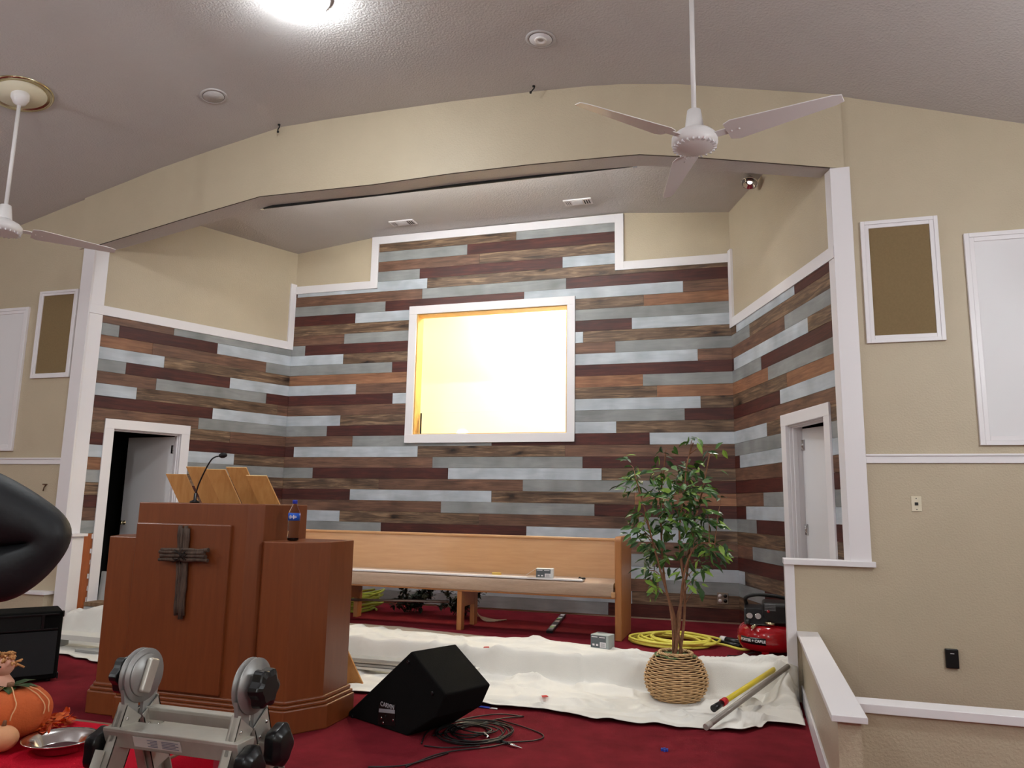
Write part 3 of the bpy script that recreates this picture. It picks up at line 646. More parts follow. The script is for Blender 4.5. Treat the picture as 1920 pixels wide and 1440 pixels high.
# cushion with horizontal pleats on its front
CUSH=mat('pleated_cushion_fabric',(196,168,146),.95,var=.1,vscale=30,bump=.5,bscale=200,stretch=(.6,6,6))
b=MB(); nx=90; prof=[(-1.08,.505),(-1.30,.512),(-1.50,.512),(-1.585,.508),(-1.618,.494),(-1.612,.480),(-1.624,.468),(-1.616,.455),(-1.628,.442),(-1.618,.428),(-1.628,.414),(-1.616,.402),(-1.622,.390),(-1.60,.376),(-1.54,.372)]
vs=[]
for i in range(nx+1):
    x=PX0+.01+(PX1-PX0-.02)*i/nx
    for k,(yy,zz) in enumerate(prof):
        nn=noise.noise(Vector((x*2.2,k*.9,0)))*.005+noise.noise(Vector((x*7,k*1.7,5)))*.003
        vs.append((x,yy+nn*(1 if k>3 else .2),zz+nn*.7))
K=len(prof); b.add(vs,[(i*K+k,i*K+k+1,(i+1)*K+k+1,(i+1)*K+k) for i in range(nx) for k in range(K-1)],0,True)
b.obj('seat_cushion',CUSH,t)
# things on the pew
q=MB().box(1.30,4.46,-1.60,-1.49,.513,.528); o=q.obj('white_board',WHITE,loc=(2.9,-1.55,.513),bevel=.002)
tag(o,'long white trim board lying along the front of the pew seat','board')
def label_text(par,body,size,m,X,Nn,O): return text('print',body,size,m,par,frame(X,Nn,O))
CARD=mat('white_carton',(222,224,224),.6); GREYPR=mat('carton_grey_print',(92,98,102),.6); CARDG=mat('grey_carton',(172,180,178),.6)
def carton(name,lab,x,y,z,w,d,h,rz,body,opened):
    t=thing(name,lab,'box',(x,y,z),'nail cartons'); M=Matrix.Translation((x,y,z))@Matrix.Rotation(rz,4,'Z')
    b=MB()
    b.box(-w/2,w/2,-d/2,d/2,0,h,M=M); b.obj('carton_body',body,t,bevel=.002)
    MB().box(-w*.5,w*.36,-d/2-.0012,-d/2,h*.06,h*.94,M=M).obj('printed_panel',GREYPR,t)
    MB().box(w*.02,w*.36,-d/2-.0022,-d/2-.0012,h*.08,h*.48,M=M).obj('white_sticker',WHITE,t)
    q=MB()
    for k in range(6): q.box(w*.08,w*.30,-d/2-.0028,-d/2-.0022,h*(.13+.05*k),h*(.145+.05*k),M=M)
    q.obj('sticker_lines',GREYPR,t)
    q=MB(); q.box(-w*.45,-w*.12,-d/2-.002,-d/2-.0012,h*.80,h*.86,M=M); q.box(-w*.02,w*.3,-d/2-.002,-d/2-.0012,h*.80,h*.85,M=M); q.box(-w*.40,-w*.28,-d/2-.002,-d/2-.0012,h*.18,h*.32,M=M); q.box(-w*.20,-w*.08,-d/2-.002,-d/2-.0012,h*.18,h*.32,M=M)
    q.obj('print_marks',WHITE,t)
    if opened:
        q=MB(); Mf=M@Matrix.Translation((-w/2,0,h))@Matrix.Rotation(math.radians(32),4,'Y').inverted()
        q.prism([M@Vector((-w/2,-d/2,h)),M@Vector((-w/2,d/2,h)),M@Vector((-w/2-.10,d/2,h*.25)),M@Vector((-w/2-.10,-d/2,h*.25))],(0,0,.002)); q.obj('open_flap',CARD,t)
    else:
        q=MB(); q.prism([M@Vector((-w/2,d/2,h+.001)),M@Vector((w*.1,d/2,h+.001)),M@Vector((0,d*.25,h+.008)),M@Vector((-w/2+.02,d*.25,h+.006))],(0,0,.0015)); q.obj('open_flap',CARD,t)
    return t
p=at(1022,1092,'z',.53); p=at(1022,1090,'y',-1.545); carton('nail_carton','white and grey nail carton with an open flap, on the pew seat',p.x,-1.545,.5285,.165,.10,.088,.12,CARD,True)
p=at(1131,1214,'z',ZT+.012); carton('nail_carton','grey nail carton standing on the white cloth beside the pew end',p.x,-2.04,ZT+.016,.17,.13,.115,-.25,CARDG,False)
p=at(931,1082,'y',-1.44); p.z=.5135; q=MB(); 
for k in range(3): q.tube([p+Vector((.045*math.cos(a),.03*math.sin(a),.008+.010*k)) for a in [2*PI*j/20 for j in range(20)]],.006,6,closed=True)
tag(q.obj('yellow_strap_roll',mat('yellow_strap',(226,190,96),.5),loc=p),'small roll of yellow strap lying on the pew seat','strap')
p=at(1091,1094,'y',-1.545); p.z=.5285; q=MB(); q.tube(smooth_pts([p+Vector((-.03,0,.006)),p+Vector((-.022,.0,.018)),p+Vector((-.008,0,.010)),p+Vector((.03,0,.012))]),.006,6); q.box(p.x,p.x+.035,p.y-.006,p.y+.006,p.z,p.z+.014)
tag(q.obj('driver_bit',BLACK,loc=p),'tiny black tool bit lying at the right end of the white board on the pew','tool')
# spirit level
A=Vector((4.085,-1.40,ZT+.001)); Bp=Vector((3.945,-.20,ZT+.001)); ax=(Bp-A).normalized(); L=(Bp-A).length; M=frame(ax,(0,0,1),A)
t=thing('spirit_level','long black spirit level with white markings lying on the carpet behind the pew','spirit level',A)
b=MB(); b.box(0,L,-.032,.032,0,.028,M=M); b.obj('level_body',BLKPL,t,bevel=.003)
for s0,s1 in ((.06,.16),(.24,.33),(.52,.62),(.78,.85),(.95,1.06)): MB().box(s0*1.1,s1*1.1,-.024,.02,.0275,.0295,M=M).obj('marking',WHITE,t)
for s0 in (.19,.72): MB().tube([M@Vector((s0*1.1,-.02,.03)),M@Vector((s0*1.1,.02,.03))],.008,8).obj('vial',mat('pale_vial',(190,230,160),.1),t)
# ------------------------------------------------------------------ hoses
def coil(c,rx,ry,loops,r,seed,zlift,tail=None,n=26):
    rr=random.Random(seed); pts=[]; z=c[2]
    for k in range(loops):
        ox,oy=rr.uniform(-.18,.18)*rx,rr.uniform(-.18,.18)*ry; ex,ey=rx*rr.uniform(.68,1.05),ry*rr.uniform(.68,1.05); ph=rr.uniform(-.5,.5); tz=rr.uniform(-1,1)*zlift*.35
        for j in range(n):
            a=2*PI*j/n; zz=z+r+max(0,zlift*k/loops+tz*math.cos(a+ph))
            pts.append(Vector((c[0]+ox+ex*math.cos(a)+.03*rx*math.sin(3*a+ph),c[1]+oy+ey*math.sin(a),zz)))
    P=[]
    for i,p in enumerate(pts):                 # smooth
        a=pts[max(0,i-2):i+3]; P.append(sum(a,Vector())/len(a))
    if tail: P+=smooth_pts([P[-1]]+[Vector(q) for q in tail])[1:]
    return P
HG=mat('lime_hose',(188,204,84),.4); HY=mat('yellow_hose',(226,214,92),.4)
q=MB(); q.tube(coil((1.58,-.72,ZT),.33,.26,9,.0125,3,.20),.0125,8); tag(q.obj('air_hose',HG,loc=(1.58,-.72,ZT)),'tangled lime-green air hose heaped under the left part of the pew','hose')
b=MB()
q=MB(); q.tube(coil((5.30,-1.50,ZT),.40,.36,10,.0115,11,.055,tail=[(5.75,-1.45,ZT+.012),(5.9,-1.62,ZT+.012),(6.0,-1.66,ZT+.03)]),.0115,8)
q.tube(smooth_pts([(5.05,-1.15,ZT+.02),(5.3,-1.10,ZT+.012),(5.65,-1.27,ZT+.012)]),.0115,8)
tag(q.obj('air_hose',HY,loc=(5.3,-1.5,ZT)),'coiled yellow air hose on the carpet between the pew end and the red compressor','hose')
q=MB(); q.tube(smooth_pts([(5.0,-1.0,ZT+.003),(5.2,-.85,ZT+.003),(5.45,-.85,ZT+.003),(5.68,-1.0,ZT+.003)]),.004,5); tag(q.obj('white_string',WHITE,loc=(5.3,-.9,ZT)),'thin white string lying on the carpet behind the yellow hose','string')
t=thing('caulk_gun','black tube tool with a white band lying left of the red compressor','tool',(5.78,-1.28,ZT))
a=Vector((5.67,-1.22,ZT+.032)); bq=Vector((5.93,-1.42,ZT+.032)); MB().tube([a,a.lerp(bq,.15),a.lerp(bq,.16),bq],[.012,.014,.03,.03],14).obj('barrel',BLKPL,t)
MB().tube([a.lerp(bq,.2),a.lerp(bq,.38)],.0308,16).obj('white_band',WHITE,t)
MB().tube([a+Vector((.0,-.08,-.012)),bq+Vector((-.03,-.09,-.012))],.018,10).obj('lower_rod',BLKPL,t)
# ------------------------------------------------------------------ dark artificial plants under the pew
def leafmesh(b,p,d,up_,L,W,mi=0):
    d=Vector(d).normalized(); s=d.cross(up_); s=s.normalized() if s.length>1e-4 else Vector((1,0,0)); n=s.cross(d)
    c=[p,p+d*L*.3+s*W*.42+n*L*.05,p+d*L*.62+s*W*.36+n*L*.04,p+d*L-n*L*.10,p+d*L*.62-s*W*.36+n*L*.04,p+d*L*.3-s*W*.42+n*L*.05,p+d*L*.3-n*.0,p+d*L*.64-n*L*.02]
    b.add(c,[(0,1,6),(1,2,7,6),(2,3,7),(3,4,7),(4,5,6,7),(5,0,6)],mi,False)
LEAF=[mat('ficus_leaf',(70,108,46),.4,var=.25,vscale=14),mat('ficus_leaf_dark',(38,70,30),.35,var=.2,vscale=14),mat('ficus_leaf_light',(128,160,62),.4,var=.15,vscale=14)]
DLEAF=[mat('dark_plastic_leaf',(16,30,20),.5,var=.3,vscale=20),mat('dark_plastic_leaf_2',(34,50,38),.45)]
def darkplant(x,y,w,seed,lab):
    rr=random.Random(seed); t=thing('artificial_plant',lab,'plant',(x,y,ZT),'dark artificial plants under the pew')
    b=MB(); lf=MB(); 
    for k in range(10):
        a=rr.uniform(0,2*PI); e=Vector((x+math.cos(a)*w*rr.uniform(.5,1),y+math.sin(a)*.22*rr.uniform(.4,1),ZT+rr.uniform(.05,.33)))
        p0=Vector((x+rr.uniform(-.08,.08),y,ZT+.02)); mid=p0.lerp(e,.5)+Vector((0,0,rr.uniform(.02,.1)))
        pts=smooth_pts([p0,mid,e]); b.tube(pts,.004,5)
        for p in pts[2:]:
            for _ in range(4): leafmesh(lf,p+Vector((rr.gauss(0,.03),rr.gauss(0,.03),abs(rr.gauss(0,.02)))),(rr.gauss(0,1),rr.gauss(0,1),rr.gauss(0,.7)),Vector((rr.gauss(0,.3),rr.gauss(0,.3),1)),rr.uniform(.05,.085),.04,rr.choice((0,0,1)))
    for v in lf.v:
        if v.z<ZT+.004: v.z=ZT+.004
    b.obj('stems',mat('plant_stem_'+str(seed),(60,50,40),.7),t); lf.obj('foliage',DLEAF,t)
    return t
darkplant(2.28,-.72,.34,21,'bushy dark artificial plant lying under the pew beside the lime hose')
t2=darkplant(2.88,-.74,.30,22,'bushy dark artificial plant lying under the pew beside its middle support')
q=MB(); 
for k in range(5): q.tube(smooth_pts([(3.10,-.86+.01*k,ZT+.12-.02*k),(3.18+.01*k,-.90,ZT+.04),(3.26+.02*k,-.95+.03*k,ZT+.01),(3.36+.02*k,-.92+.04*k,ZT+.008)]),.006,5)
q.obj('root_wires',mat('pale_root',(176,160,140),.7),t2)
p=at(640,1124,'y',-1.22);p2=at(842,1128,'y',-1.22); q=MB().tube([p,p2],.014,10); 
tag(q.obj('metal_rod',mat('dull_steel',(150,146,140),.35,metal=.8),loc=p),'long grey metal rod crossing in front of the dark plants under the pew','rod')
# ------------------------------------------------------------------ potted ficus
FX,FY=5.425,-2.68
t=thing('potted_ficus','tall leafy artificial ficus tree in a round wicker basket on the drop cloth','potted plant',(FX,FY,ZF))
WK=mat('wicker',(206,168,122),.6,var=.2,vscale=30); WKD=mat('dark_wicker_core',(66,40,22),.9)
def bprof(q): # q 0..1 bottom to top -> radius,z
    z=ZF+.012+.335*q; r=.165+.072*math.sin(PI*min(1,q*1.02)**.85); 
    if q>.86: r-=(q-.86)*.28
    return r,z
core=MB(); core.lathe([(0,ZF+.012)]+[(bprof(i/20)[0]-.012,bprof(i/20)[1]) for i in range(21)]+[(.13,bprof(1)[1]-.02),(0,bprof(1)[1]-.035)],40,Matrix.Translation((FX,FY,0)))
bask=core.obj('basket',WKD,t)
b=MB(); R_=26; ns=22
for k in range(R_):
    rr_,z=bprof(k/(R_-1)); pts=[]
    for j in range(ns*6):
        a=2*PI*j/(ns*6); off=.0075*math.cos(a*ns/2*1.0+(k%2)*PI)
        pts.append(Vector((FX+(rr_+off)*math.cos(a),FY+(rr_+off)*math.sin(a),z+.0015*math.sin(5*a+k))))
    b.tube(pts,.0060,6,closed=True)
for k in range(3):
    pts=[Vector((FX+(bprof(1)[0]+.006*math.sin(a*9+k*2.1))*math.cos(a),FY+(bprof(1)[0]+.006*math.sin(a*9+k*2.1))*math.sin(a),bprof(1)[1]+.006*math.cos(a*9+k*2.1)+.006)) for a in [2*PI*j/90 for j in range(90)]]
    b.tube(pts,.006,5,closed=True)
b.obj('weave',WK,bask)
MOSS=mat('green_moss',(86,104,64),.95,bump=.8,bscale=60,var=.4,vscale=30)
b=MB(); vs=[(FX,FY,ZF+.345)]
for i in range(1,7):
    for j in range(24):
        a=2*PI*j/24; r=.165*i/6; vs.append((FX+r*math.cos(a),FY+r*math.sin(a),ZF+.335+.02*noise.noise(Vector((r*20*math.cos(a),r*20*math.sin(a),3)))+.012*(1-i/6)))
fs=[(0,1+j,1+(j+1)%24) for j in range(24)]+[(1+i*24+j,1+i*24+(j+1)%24,25+i*24+(j+1)%24,25+i*24+j) for i in range(5) for j in range(24)]
b.add(vs,fs,0,True); b.obj('moss',MOSS,t)
BARK=mat('ficus_bark',(128,88,62),.8,bump=.6,bscale=60,var=.25,vscale=20)
clusters=[(1183,872,16,6),(1250,842,12,5),(1300,822,12,5),(1335,838,14,5),(1190,897,20,16),(1240,882,26,20),(1290,882,26,28),(1188,915,18,14),(1235,920,26,24),(1288,925,30,38),(1320,920,18,16),(1352,935,6,2),(1262,950,30,38),(1300,955,30,36),(1200,960,20,14),(1330,968,18,14),(1245,985,30,36),(1298,990,26,26),(1205,975,18,8),(1198,1000,16,12),(1218,1020,20,18),(1235,1045,24,20),(1215,1070,14,12),(1222,1100,13,9),(1310,1022,24,26),(1335,1028,20,18),(1355,1042,10,8),(1282,1030,18,10),(1318,1062,13,8),(1306,1087,13,7),(1280,1072,9,6),(1312,1105,9,3),(1180,985,8,3)]
P0=Vector((FX,FY,ZF+.34)); rr=random.Random(5)
trunks=[[(1262,1222),(1262,1180),(1255,1130),(1240,1075),(1222,1010),(1208,950),(1190,890)],[(1268,1222),(1265,1160),(1250,1110),(1243,1060),(1240,1000),(1238,940),(1245,880),(1248,850)],[(1275,1224),(1282,1170),(1284,1110),(1278,1060),(1274,990),(1283,920),(1288,870),(1300,830)],[(1280,1222),(1270,1165),(1282,1110),(1290,1060),(1296,1000),(1310,950),(1325,880),(1332,845)],[(1265,1222),(1274,1170),(1279,1100),(1290,1050),(1310,1020),(1340,1020)]]
b=MB(); tr3=[]
for k,tp in enumerate(trunks):
    dy=[-.03,.04,-.01,.05,-.05][k]; pts=[]
    for i,(u,v) in enumerate(tp):
        p=at(u,v,'y',FY+dy*(1+i*.5)); pts.append(p)
    pts[0]=Vector((FX+(pts[0].x-FX)*.9,FY+dy,ZF+.33)); pts=smooth_pts(pts,5); tr3.append(pts); n=len(pts)
    b.tube(pts,[.0098*(1-.72*i/n)+.002 for i in range(n)],7)
b.obj('trunks',BARK,t)
b=MB(); lf=MB()
for (u,v,rpx,cnt) in clusters:
    c=at(u,v,'y',FY+rr.uniform(-.14,.14)); R=rpx/F_PX*6.6
    best=min((q for T_ in tr3 for q in T_),key=lambda q:(q-c-Vector((0,0,-.12))).length)
    b.tube(smooth_pts([best,best.lerp(c,.5)+Vector((0,0,.03)),c],4),[.005,.0045,.004,.0035,.003,.003,.0025,.002,.002],5)
    for k in range(max(2,int(cnt*1.25))):
        p=c+Vector((rr.gauss(0,.5)*R,rr.gauss(0,.75)*R*1.3,rr.gauss(0,.5)*R))
        d=Vector((rr.gauss(0,1)+(p.x-FX)*2,rr.gauss(0,.9),rr.gauss(-.45,.55)))
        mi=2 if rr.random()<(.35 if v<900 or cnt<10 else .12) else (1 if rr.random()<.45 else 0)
        leafmesh(lf,p,d,Vector((rr.gauss(0,.6),rr.gauss(-.4,.5),1)),rr.uniform(.075,.12),rr.uniform(.038,.054),mi)
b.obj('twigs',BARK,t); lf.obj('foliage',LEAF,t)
# ------------------------------------------------------------------ drop cloths
CLOTH=mat('canvas_drop_cloth',(228,225,218),.9,bump=.35,bscale=300,var=.03,vscale=4)
TAN=mat('tan_drop_cloth',(176,158,138),.9,bump=.35,bscale=300,var=.06,vscale=4)
def interp(tab,x):
    for (a,b_),(c,d) in zip(tab,tab[1:]):
        if x<=c: return b_+(d-b_)*max(0,min(1,(x-a)/(c-a)))
    return tab[-1][1]
def ridge(x,y,s,o): return (1-abs(noise.noise(Vector((x*s,y*s,o))))*2.2)
def cloth(name,lab,x0,x1,front,back,extra,m,nx,ny,amp,seed,lift=0.0,group=None):
    b=MB(); vs=[]
    for i in range(nx+1):
        x=x0+(x1-x0)*i/nx; yf=interp(front,x)+.07*noise.noise(Vector((x*2.3,seed,1)))+.045*noise.noise(Vector((x*7,seed,2))); yb=interp(back,x)+.03*noise.noise(Vector((x*3,seed,4)))
        for j in range(ny+1):
            q=j/ny; yy=yf+(yb-yf)*q; xx=x+.03*noise.noise(Vector((yy*2,x*.5,seed)))
            s=min(1,max(0,(yy+2.54+.05*noise.noise(Vector((x*2,seed,7))))/.10)); s=s*s*(3-2*s)
            z=ZF+.012+(ZT+.014-ZF-.012)*s
            A=amp(x,yy)
            w=noise.noise(Vector((xx*1.1+3*noise.noise(Vector((xx*.7,yy*.9,seed))),yy*3.2,seed)))
            w2=max(0,ridge(xx*.55+.5*noise.noise(Vector((xx,yy,seed+3))),yy*1.9,1.5,seed+9)-.55)
            w3=noise.noise(Vector((xx*6,yy*9,seed+5)))
            fold=max(0,1-abs(noise.noise(Vector((xx*.8+yy*.6,yy*2.6-xx*.5,seed+21)))*9))
            fold+=.8*max(0,1-abs(noise.noise(Vector((xx*2.1-yy*1.7,yy*3.6+xx*1.1,seed+33)))*11))
            z+=A*(max(0,w)*.8+w2*1.1+w3*.18+fold*.55)+lift+extra(x,yy)
            if q<.04 or i in(0,nx): z=min(z,ZF+.03+max(0,w3)*.02) if yy<-2.6 else z
            z=max(z,(ZT if yy>-2.41 else ZF)+.006+lift)
            vs.append((xx if 0<i<nx else x,yy,z))
    K=ny+1; b.add(vs,[(i*K+j,(i+1)*K+j,(i+1)*K+j+1,i*K+j+1) for i in range(nx) for j in range(ny)],0,True)
    o=b.obj(name,m,loc=((x0+x1)/2,-2.8,ZF)); so_=o.modifiers.new('thickness','SOLIDIFY'); so_.thickness=.003; so_.offset=-1
    return tag(o,lab,'drop cloth',group)
fr=[(-1,-3.2),(1.7,-3.38),(2.8,-3.43),(3.6,-3.36),(4.5,-3.42),(5.1,-3.50),(5.45,-3.46),(5.9,-3.44),(6.08,-3.17),(6.33,-3.2)]
bk=[(1.2,-1.9),(2.0,-1.88),(2.9,-1.95),(3.5,-2.0),(4.6,-2.02),(4.9,-2.03),(5.5,-2.14),(5.9,-2.10),(6.3,-2.10)]
cloth('drop_cloth','broad white canvas drop cloth over the platform step, from pulpit to knee wall',1.75,6.325,fr,bk,lambda x,y:(.035*math.exp(-((x-4.35)/.25)**2-((y+2.62)/.05)**2)+.17*math.exp(-((x-6.24)/.10)**2-((y+2.64)/.17)**2)),CLOTH,230,84,
      lambda x,y:.044+.022*math.exp(-((y+2.6)/.14)**2)+.050*max(0,min(1,(x-5.75)/.35))*(1 if y<-2.3 else .25)+(0 if (x-FX)**2+(y-FY)**2>.09 else -.044),3.1)
bk2=[(1.2,-1.62),(2.0,-1.66),(2.6,-1.66),(3.3,-1.80),(4.0,-1.88),(4.75,-1.96)]
fr2=[(1.2,-2.3),(4.75,-2.3)]
cloth('drop_cloth','narrow tan cloth edge showing behind the white drop cloth in front of the pew',1.3,4.72,fr2,bk2,lambda x,y:-.006,TAN,90,12,lambda x,y:.006,8.2)
frl=[(-1.2,-3.05),(-.4,-3.08),(0,-3.16),(.3,-3.27),(.8,-3.30),(1.7,-3.35)]
bkl=[(-1.2,-2.2),(-.6,-2.0),(0,-1.7),(1.7,-1.8)]
cloth('drop_cloth','crumpled white drop cloth heaped over the step at the foot of the left doorway',-.90,1.72,frl,bkl,lambda x,y:.13*math.exp(-((x+.35)/.42)**2-((y+2.28)/.22)**2)+.04*math.exp(-((x+.62)/.12)**2-((y+2.5)/.12)**2),CLOTH,110,60,lambda x,y:.016+.035*math.exp(-((y+2.35)/.25)**2),12.7)
# small red flecks and tape scraps
def scrap(name,lab,u,v,z,w,d,m,rz,cat):
    p=at(u,v,'z',z); M=Matrix.Translation(p)@Matrix.Rotation(rz,4,'Z'); q=MB(); q.prism([M@Vector((-w/2,-d/2,0)),M@Vector((w/2,-d/2*.7,.0)),M@Vector((w/2*.8,d/2,.002)),M@Vector((-w/2*.7,d/2*.9,.001))],(0,0,.004)); return tag(q.obj(name,m,loc=p),lab,cat)
REDT=mat('red_tag',(190,40,40),.6); BLT=mat('blue_tape',(50,70,170),.5)
scrap('red_tag','small red tag on the upper part of the white drop cloth near the pew support',912,1214,ZT+.045,.05,.03,REDT,.3,'tag')
scrap('red_tag','small red tag in the middle of the lower drop cloth',1021,1306,ZF+.055,.05,.04,REDT,.6,'tag')
scrap('blue_tape','strip of blue tape at the front edge of the drop cloth behind the floor speaker',905,1326,ZF+.004,.13,.035,BLT,-.1,'tape')
scrap('white_tape','short white strip beside the blue tape at the drop cloth edge',926,1329,ZF+.004,.06,.02,WHITE,-.1,'tape')
p=at(1246,1408,'z',ZF); q=MB()
for a in (.3,1.7,2.8): q.box(-.022,.022,-.006,.006,0,.014,M=Matrix.Translation(p)@Matrix.Rotation(a,4,'Z'))
tag(q.obj('blue_clip',BLT,loc=p),'tiny blue plastic clip on the red carpet in front of the drop cloth','clip')
# boards lying on the lower platform
GB=[mat('primed_white_board',(214,212,206),.6),mat('grey_primed_board',(162,162,160),.6)]
for k in range(4):
    z=ZF+.045+k*.024; q=MB().box(1.75+.04*k,3.80-.03*(k%2),-2.80+.012*(k%3),-2.67+.012*(k%3),z,z+.019)
    tag(q.obj('trim_board',GB[k%2],bevel=.0015),['grey board, lowest of the stack along the step behind the floor speaker','white board, second from the bottom of the stack along the step','grey board, second from the top of the stack along the step','white board on top of the stack lying along the step'][k] if 0 else ['lowest white board of the stack along the step behind the floor speaker','grey board second from the bottom of the stack along the step','white board second from the top of the stack along the step','grey top board of the stack lying along the step'][k],'board','trim boards stacked along the step')
p=at(100,1184,'y',-2.85); p2=at(192,1193,'y',-2.85)
q=MB().box(p.x-.25,1.60,-2.92,-2.72,p2.z-.048,p2.z); tag(q.obj('trim_board',GB[0],bevel=.002),'long thick white board lying before the crumpled cloth, left of the pulpit','board')
q=MB().box(p.x+.0,p.x+.1,-2.9,-2.75,ZF+.015,p2.z-.049); q.box(1.3,1.5,-2.9,-2.75,ZF+.03,p2.z-.049); tag(q.obj('wood_block',PINED) if 0 else q.obj('support_block',GB[1]),'grey packing blocks under the thick white board left of the pulpit','block')
p=at(140,1222,'z',ZF+.03); q=MB().prism([(p.x,p.y,ZF+.03),(p.x+.12,p.y+.13,ZF+.03),(1.3,p.y+.10,ZF+.03),(1.3,p.y-.04,ZF+.03)],(0,0,.022)); tag(q.obj('trim_board',GB[1],bevel=.001),'grey board with a slanted end on the cloth left of the pulpit','board')
# grey boards leaning inside the left doorway
for i,(s,lab) in enumerate(((1.98,'grey board leaning in the left doorway behind the pulpit, the taller one'),)):
    pa=at(188,1072,'y',-2.05); q=MB(); q.prism([(pa.x+.0,-2.06,ZT),(pa.x+.16,-2.06,ZT),(pa.x+.10,-2.0,pa.z),(pa.x-.03,-2.0,pa.z)],(0,.02,0)); tag(q.obj('grey_board',GB[1],bevel=.001),lab,'board')
for k in range(3):
    pa=at(200,1122,'y',-2.12); q=MB().box(pa.x-.08,pa.x+.30,-2.34,-2.14,ZT+.020+k*.045,ZT+.06+k*.045); tag(q.obj('stacked_timber',[PINED,GB[1],PINED][k],bevel=.002),['bottom timber of the low pile by the left doorway','middle grey timber of the low pile by the left doorway','top timber of the low pile by the left doorway'][k],'timber','timbers piled by the left doorway')
# ------------------------------------------------------------------ wedge floor monitor
BLKC=mat('black_speaker_carpet',(13,13,13),.95,bump=.8,bscale=350,spec=.2)
t0=at(762,1380,'z',ZF); dv=Vector((.17,.36,0)); nrm=dv.normalized()
out=[atp(u,v,t0,nrm) for u,v in [(762,1380),(818,1345),(836,1303),(771,1221),(646,1346),(655,1366)]]
out[0].z=ZF
zl=[min(p.z,9) for p in out]
out=[Vector((p.x,p.y,max(p.z,ZF))) for p in out]
t=thing('floor_monitor','black carpeted wedge floor speaker on the red carpet right of the pulpit','speaker',(t0.x,t0.y,ZF))
b=MB(); b.prism(out,dv); cab=b.obj('cabinet',BLKC,t,bevel=.012,seg=3)
X=Vector((nrm.y,-nrm.x,0)); 
def onp(u,v,e=.003): return atp(u,v,t0,nrm)-nrm*e
def quad(b,px,e0,e1):
    P=[onp(u,v,e1) for u,v in px]; b.prism(P,nrm*(e1-e0)); return b
b=MB(); quad(b,[(711,1319),(742,1321),(741,1361),(709,1358)],-.001,.003); b.obj('terminal_plate',mat('terminal_plate_black',(12,12,13),.4),t)
b=MB(); quad(b,[(712,1328),(741,1331),(741,1338),(711,1335)],.003,.0045); b.obj('silver_strip',mat('silver_strip',(150,152,158),.35),t)
c=onp(727,1323,.0045); text('brand_lettering','CARVIN',.040,mat('silver_letters',(190,190,195),.4),t,frame(X,-nrm,c),ext=.001)
for (u,v) in ((716,1346),(738,1350),(724,1343),(719,1355)):
    M=frame(X,-nrm,onp(u,v,.003)); MB().lathe([(.008,0),(.008,.004),(.004,.005),(0,.004)],12,M).obj('jack_socket',CHROME if u!=724 else BLACK,t)
for (u,v) in ((766,1241),(811,1300),(661,1344)): MB().lathe([(.013,0),(.013,.006),(.006,.007),(0,.003)],14,frame(X,-nrm,onp(u,v,.0))).obj('screw_cup',BLKPL,t)
# ------------------------------------------------------------------ amplifier at the left edge
pa=at(106,1277,'z',ZF); pt=at(96,1146,'y',pa.y)
pt=atp(96,1146,pa,Vector((-.80,.60,0))); az=pt.z
MA=frame((.60,.80,0),(0,0,1),(pa.x,pa.y,0)); ax0,ax1,ay=-.80,0,0
t=thing('amplifier','black combo speaker cabinet with recessed top, on the carpet at the left edge','speaker',MA@Vector((-.4,.2,ZF)))
b=MB(); b.box(ax0,ax1,ay,ay+.36,ZF+.02,az,M=MA); cab=b.obj('cabinet',BLKC,t,bevel=.02,seg=3)
MB().box(ax0+.04,ax1-.03,ay-.008,ay,ZF+.06,az-.155,M=MA).obj('speaker_grille',mat('charcoal_grille_cloth',(38,40,42),.9,bump=.5,bscale=600),t,bevel=.004)
b=MB(); b.box(ax0+.04,ax1-.03,ay-.012,ay,az-.145,az-.133,M=MA); b.box(ax0+.04,ax1-.03,ay-.012,ay,az-.03,az-.018,M=MA); b.box(ax1-.15,ax1-.13,ay-.012,ay,az-.135,az-.03,M=MA); b.obj('horn_frame',BLKPL,t,bevel=.002)
MB().box(ax0+.05,ax1-.152,ay-.003,ay+.001,az-.132,az-.032,M=MA).obj('horn_recess',mat('deep_black',(6,6,6),.8),t)
for x in (ax0,ax1):
    for z in (ZF+.02,az-.05): MB().box(x-.006,x+.006,ay-.012,ay+.03,z,z+.05,M=MA).obj('corner_guard',BLKPL,t,bevel=.006)
for x in (ax0+.06,ax1-.06):
    for y in (ay+.05,ay+.31): MB().lathe([(0,ZF),(.018,ZF),(.02,ZF+.022),(0,ZF+.022)],12,MA@Matrix.Translation((x,y,0))).obj('rubber_foot',RUBBER,t)
# ------------------------------------------------------------------ cable coil
c=at(902,1376,'z',ZF); CB=mat('black_cable',(20,19,20),.45)
t=thing('microphone_cable','tangled coil of black cable with a silver plug on the red carpet','cable',c)
rr=random.Random(2); P=coil((c.x-.02,c.y,ZF),.26,.26,6,.0045,31,.02,n=30)
b=MB(); b.tube(P,.0045,6)
P=coil((c.x-.06,c.y+.02,ZF),.15,.14,5,.0045,32,.03,tail=None); b.tube(P,.0045,6)
def G(u,v,z=.005): q=at(u,v,'z',ZF); return Vector((q.x,q.y,ZF+z))
for L_ in ([(790,1396),(806,1372),(860,1352),(930,1342),(982,1345)],[(982,1345),(930,1352),(850,1372),(812,1382)],[(760,1440),(830,1415),(920,1402),(950,1396)],[(930,1350),(975,1364),(1018,1380),(1000,1392),(930,1394)],[(795,1400),(835,1405),(900,1400)],[(690,1440),(760,1438),(840,1414)]):
    b.tube(smooth_pts([G(u,v,.006+.004*(i%2)) for i,(u,v) in enumerate(L_)]),.0045,6)
b.obj('cable',CB,t)
a=G(953,1399,.012);bb=G(979,1406,.010); d=(bb-a)
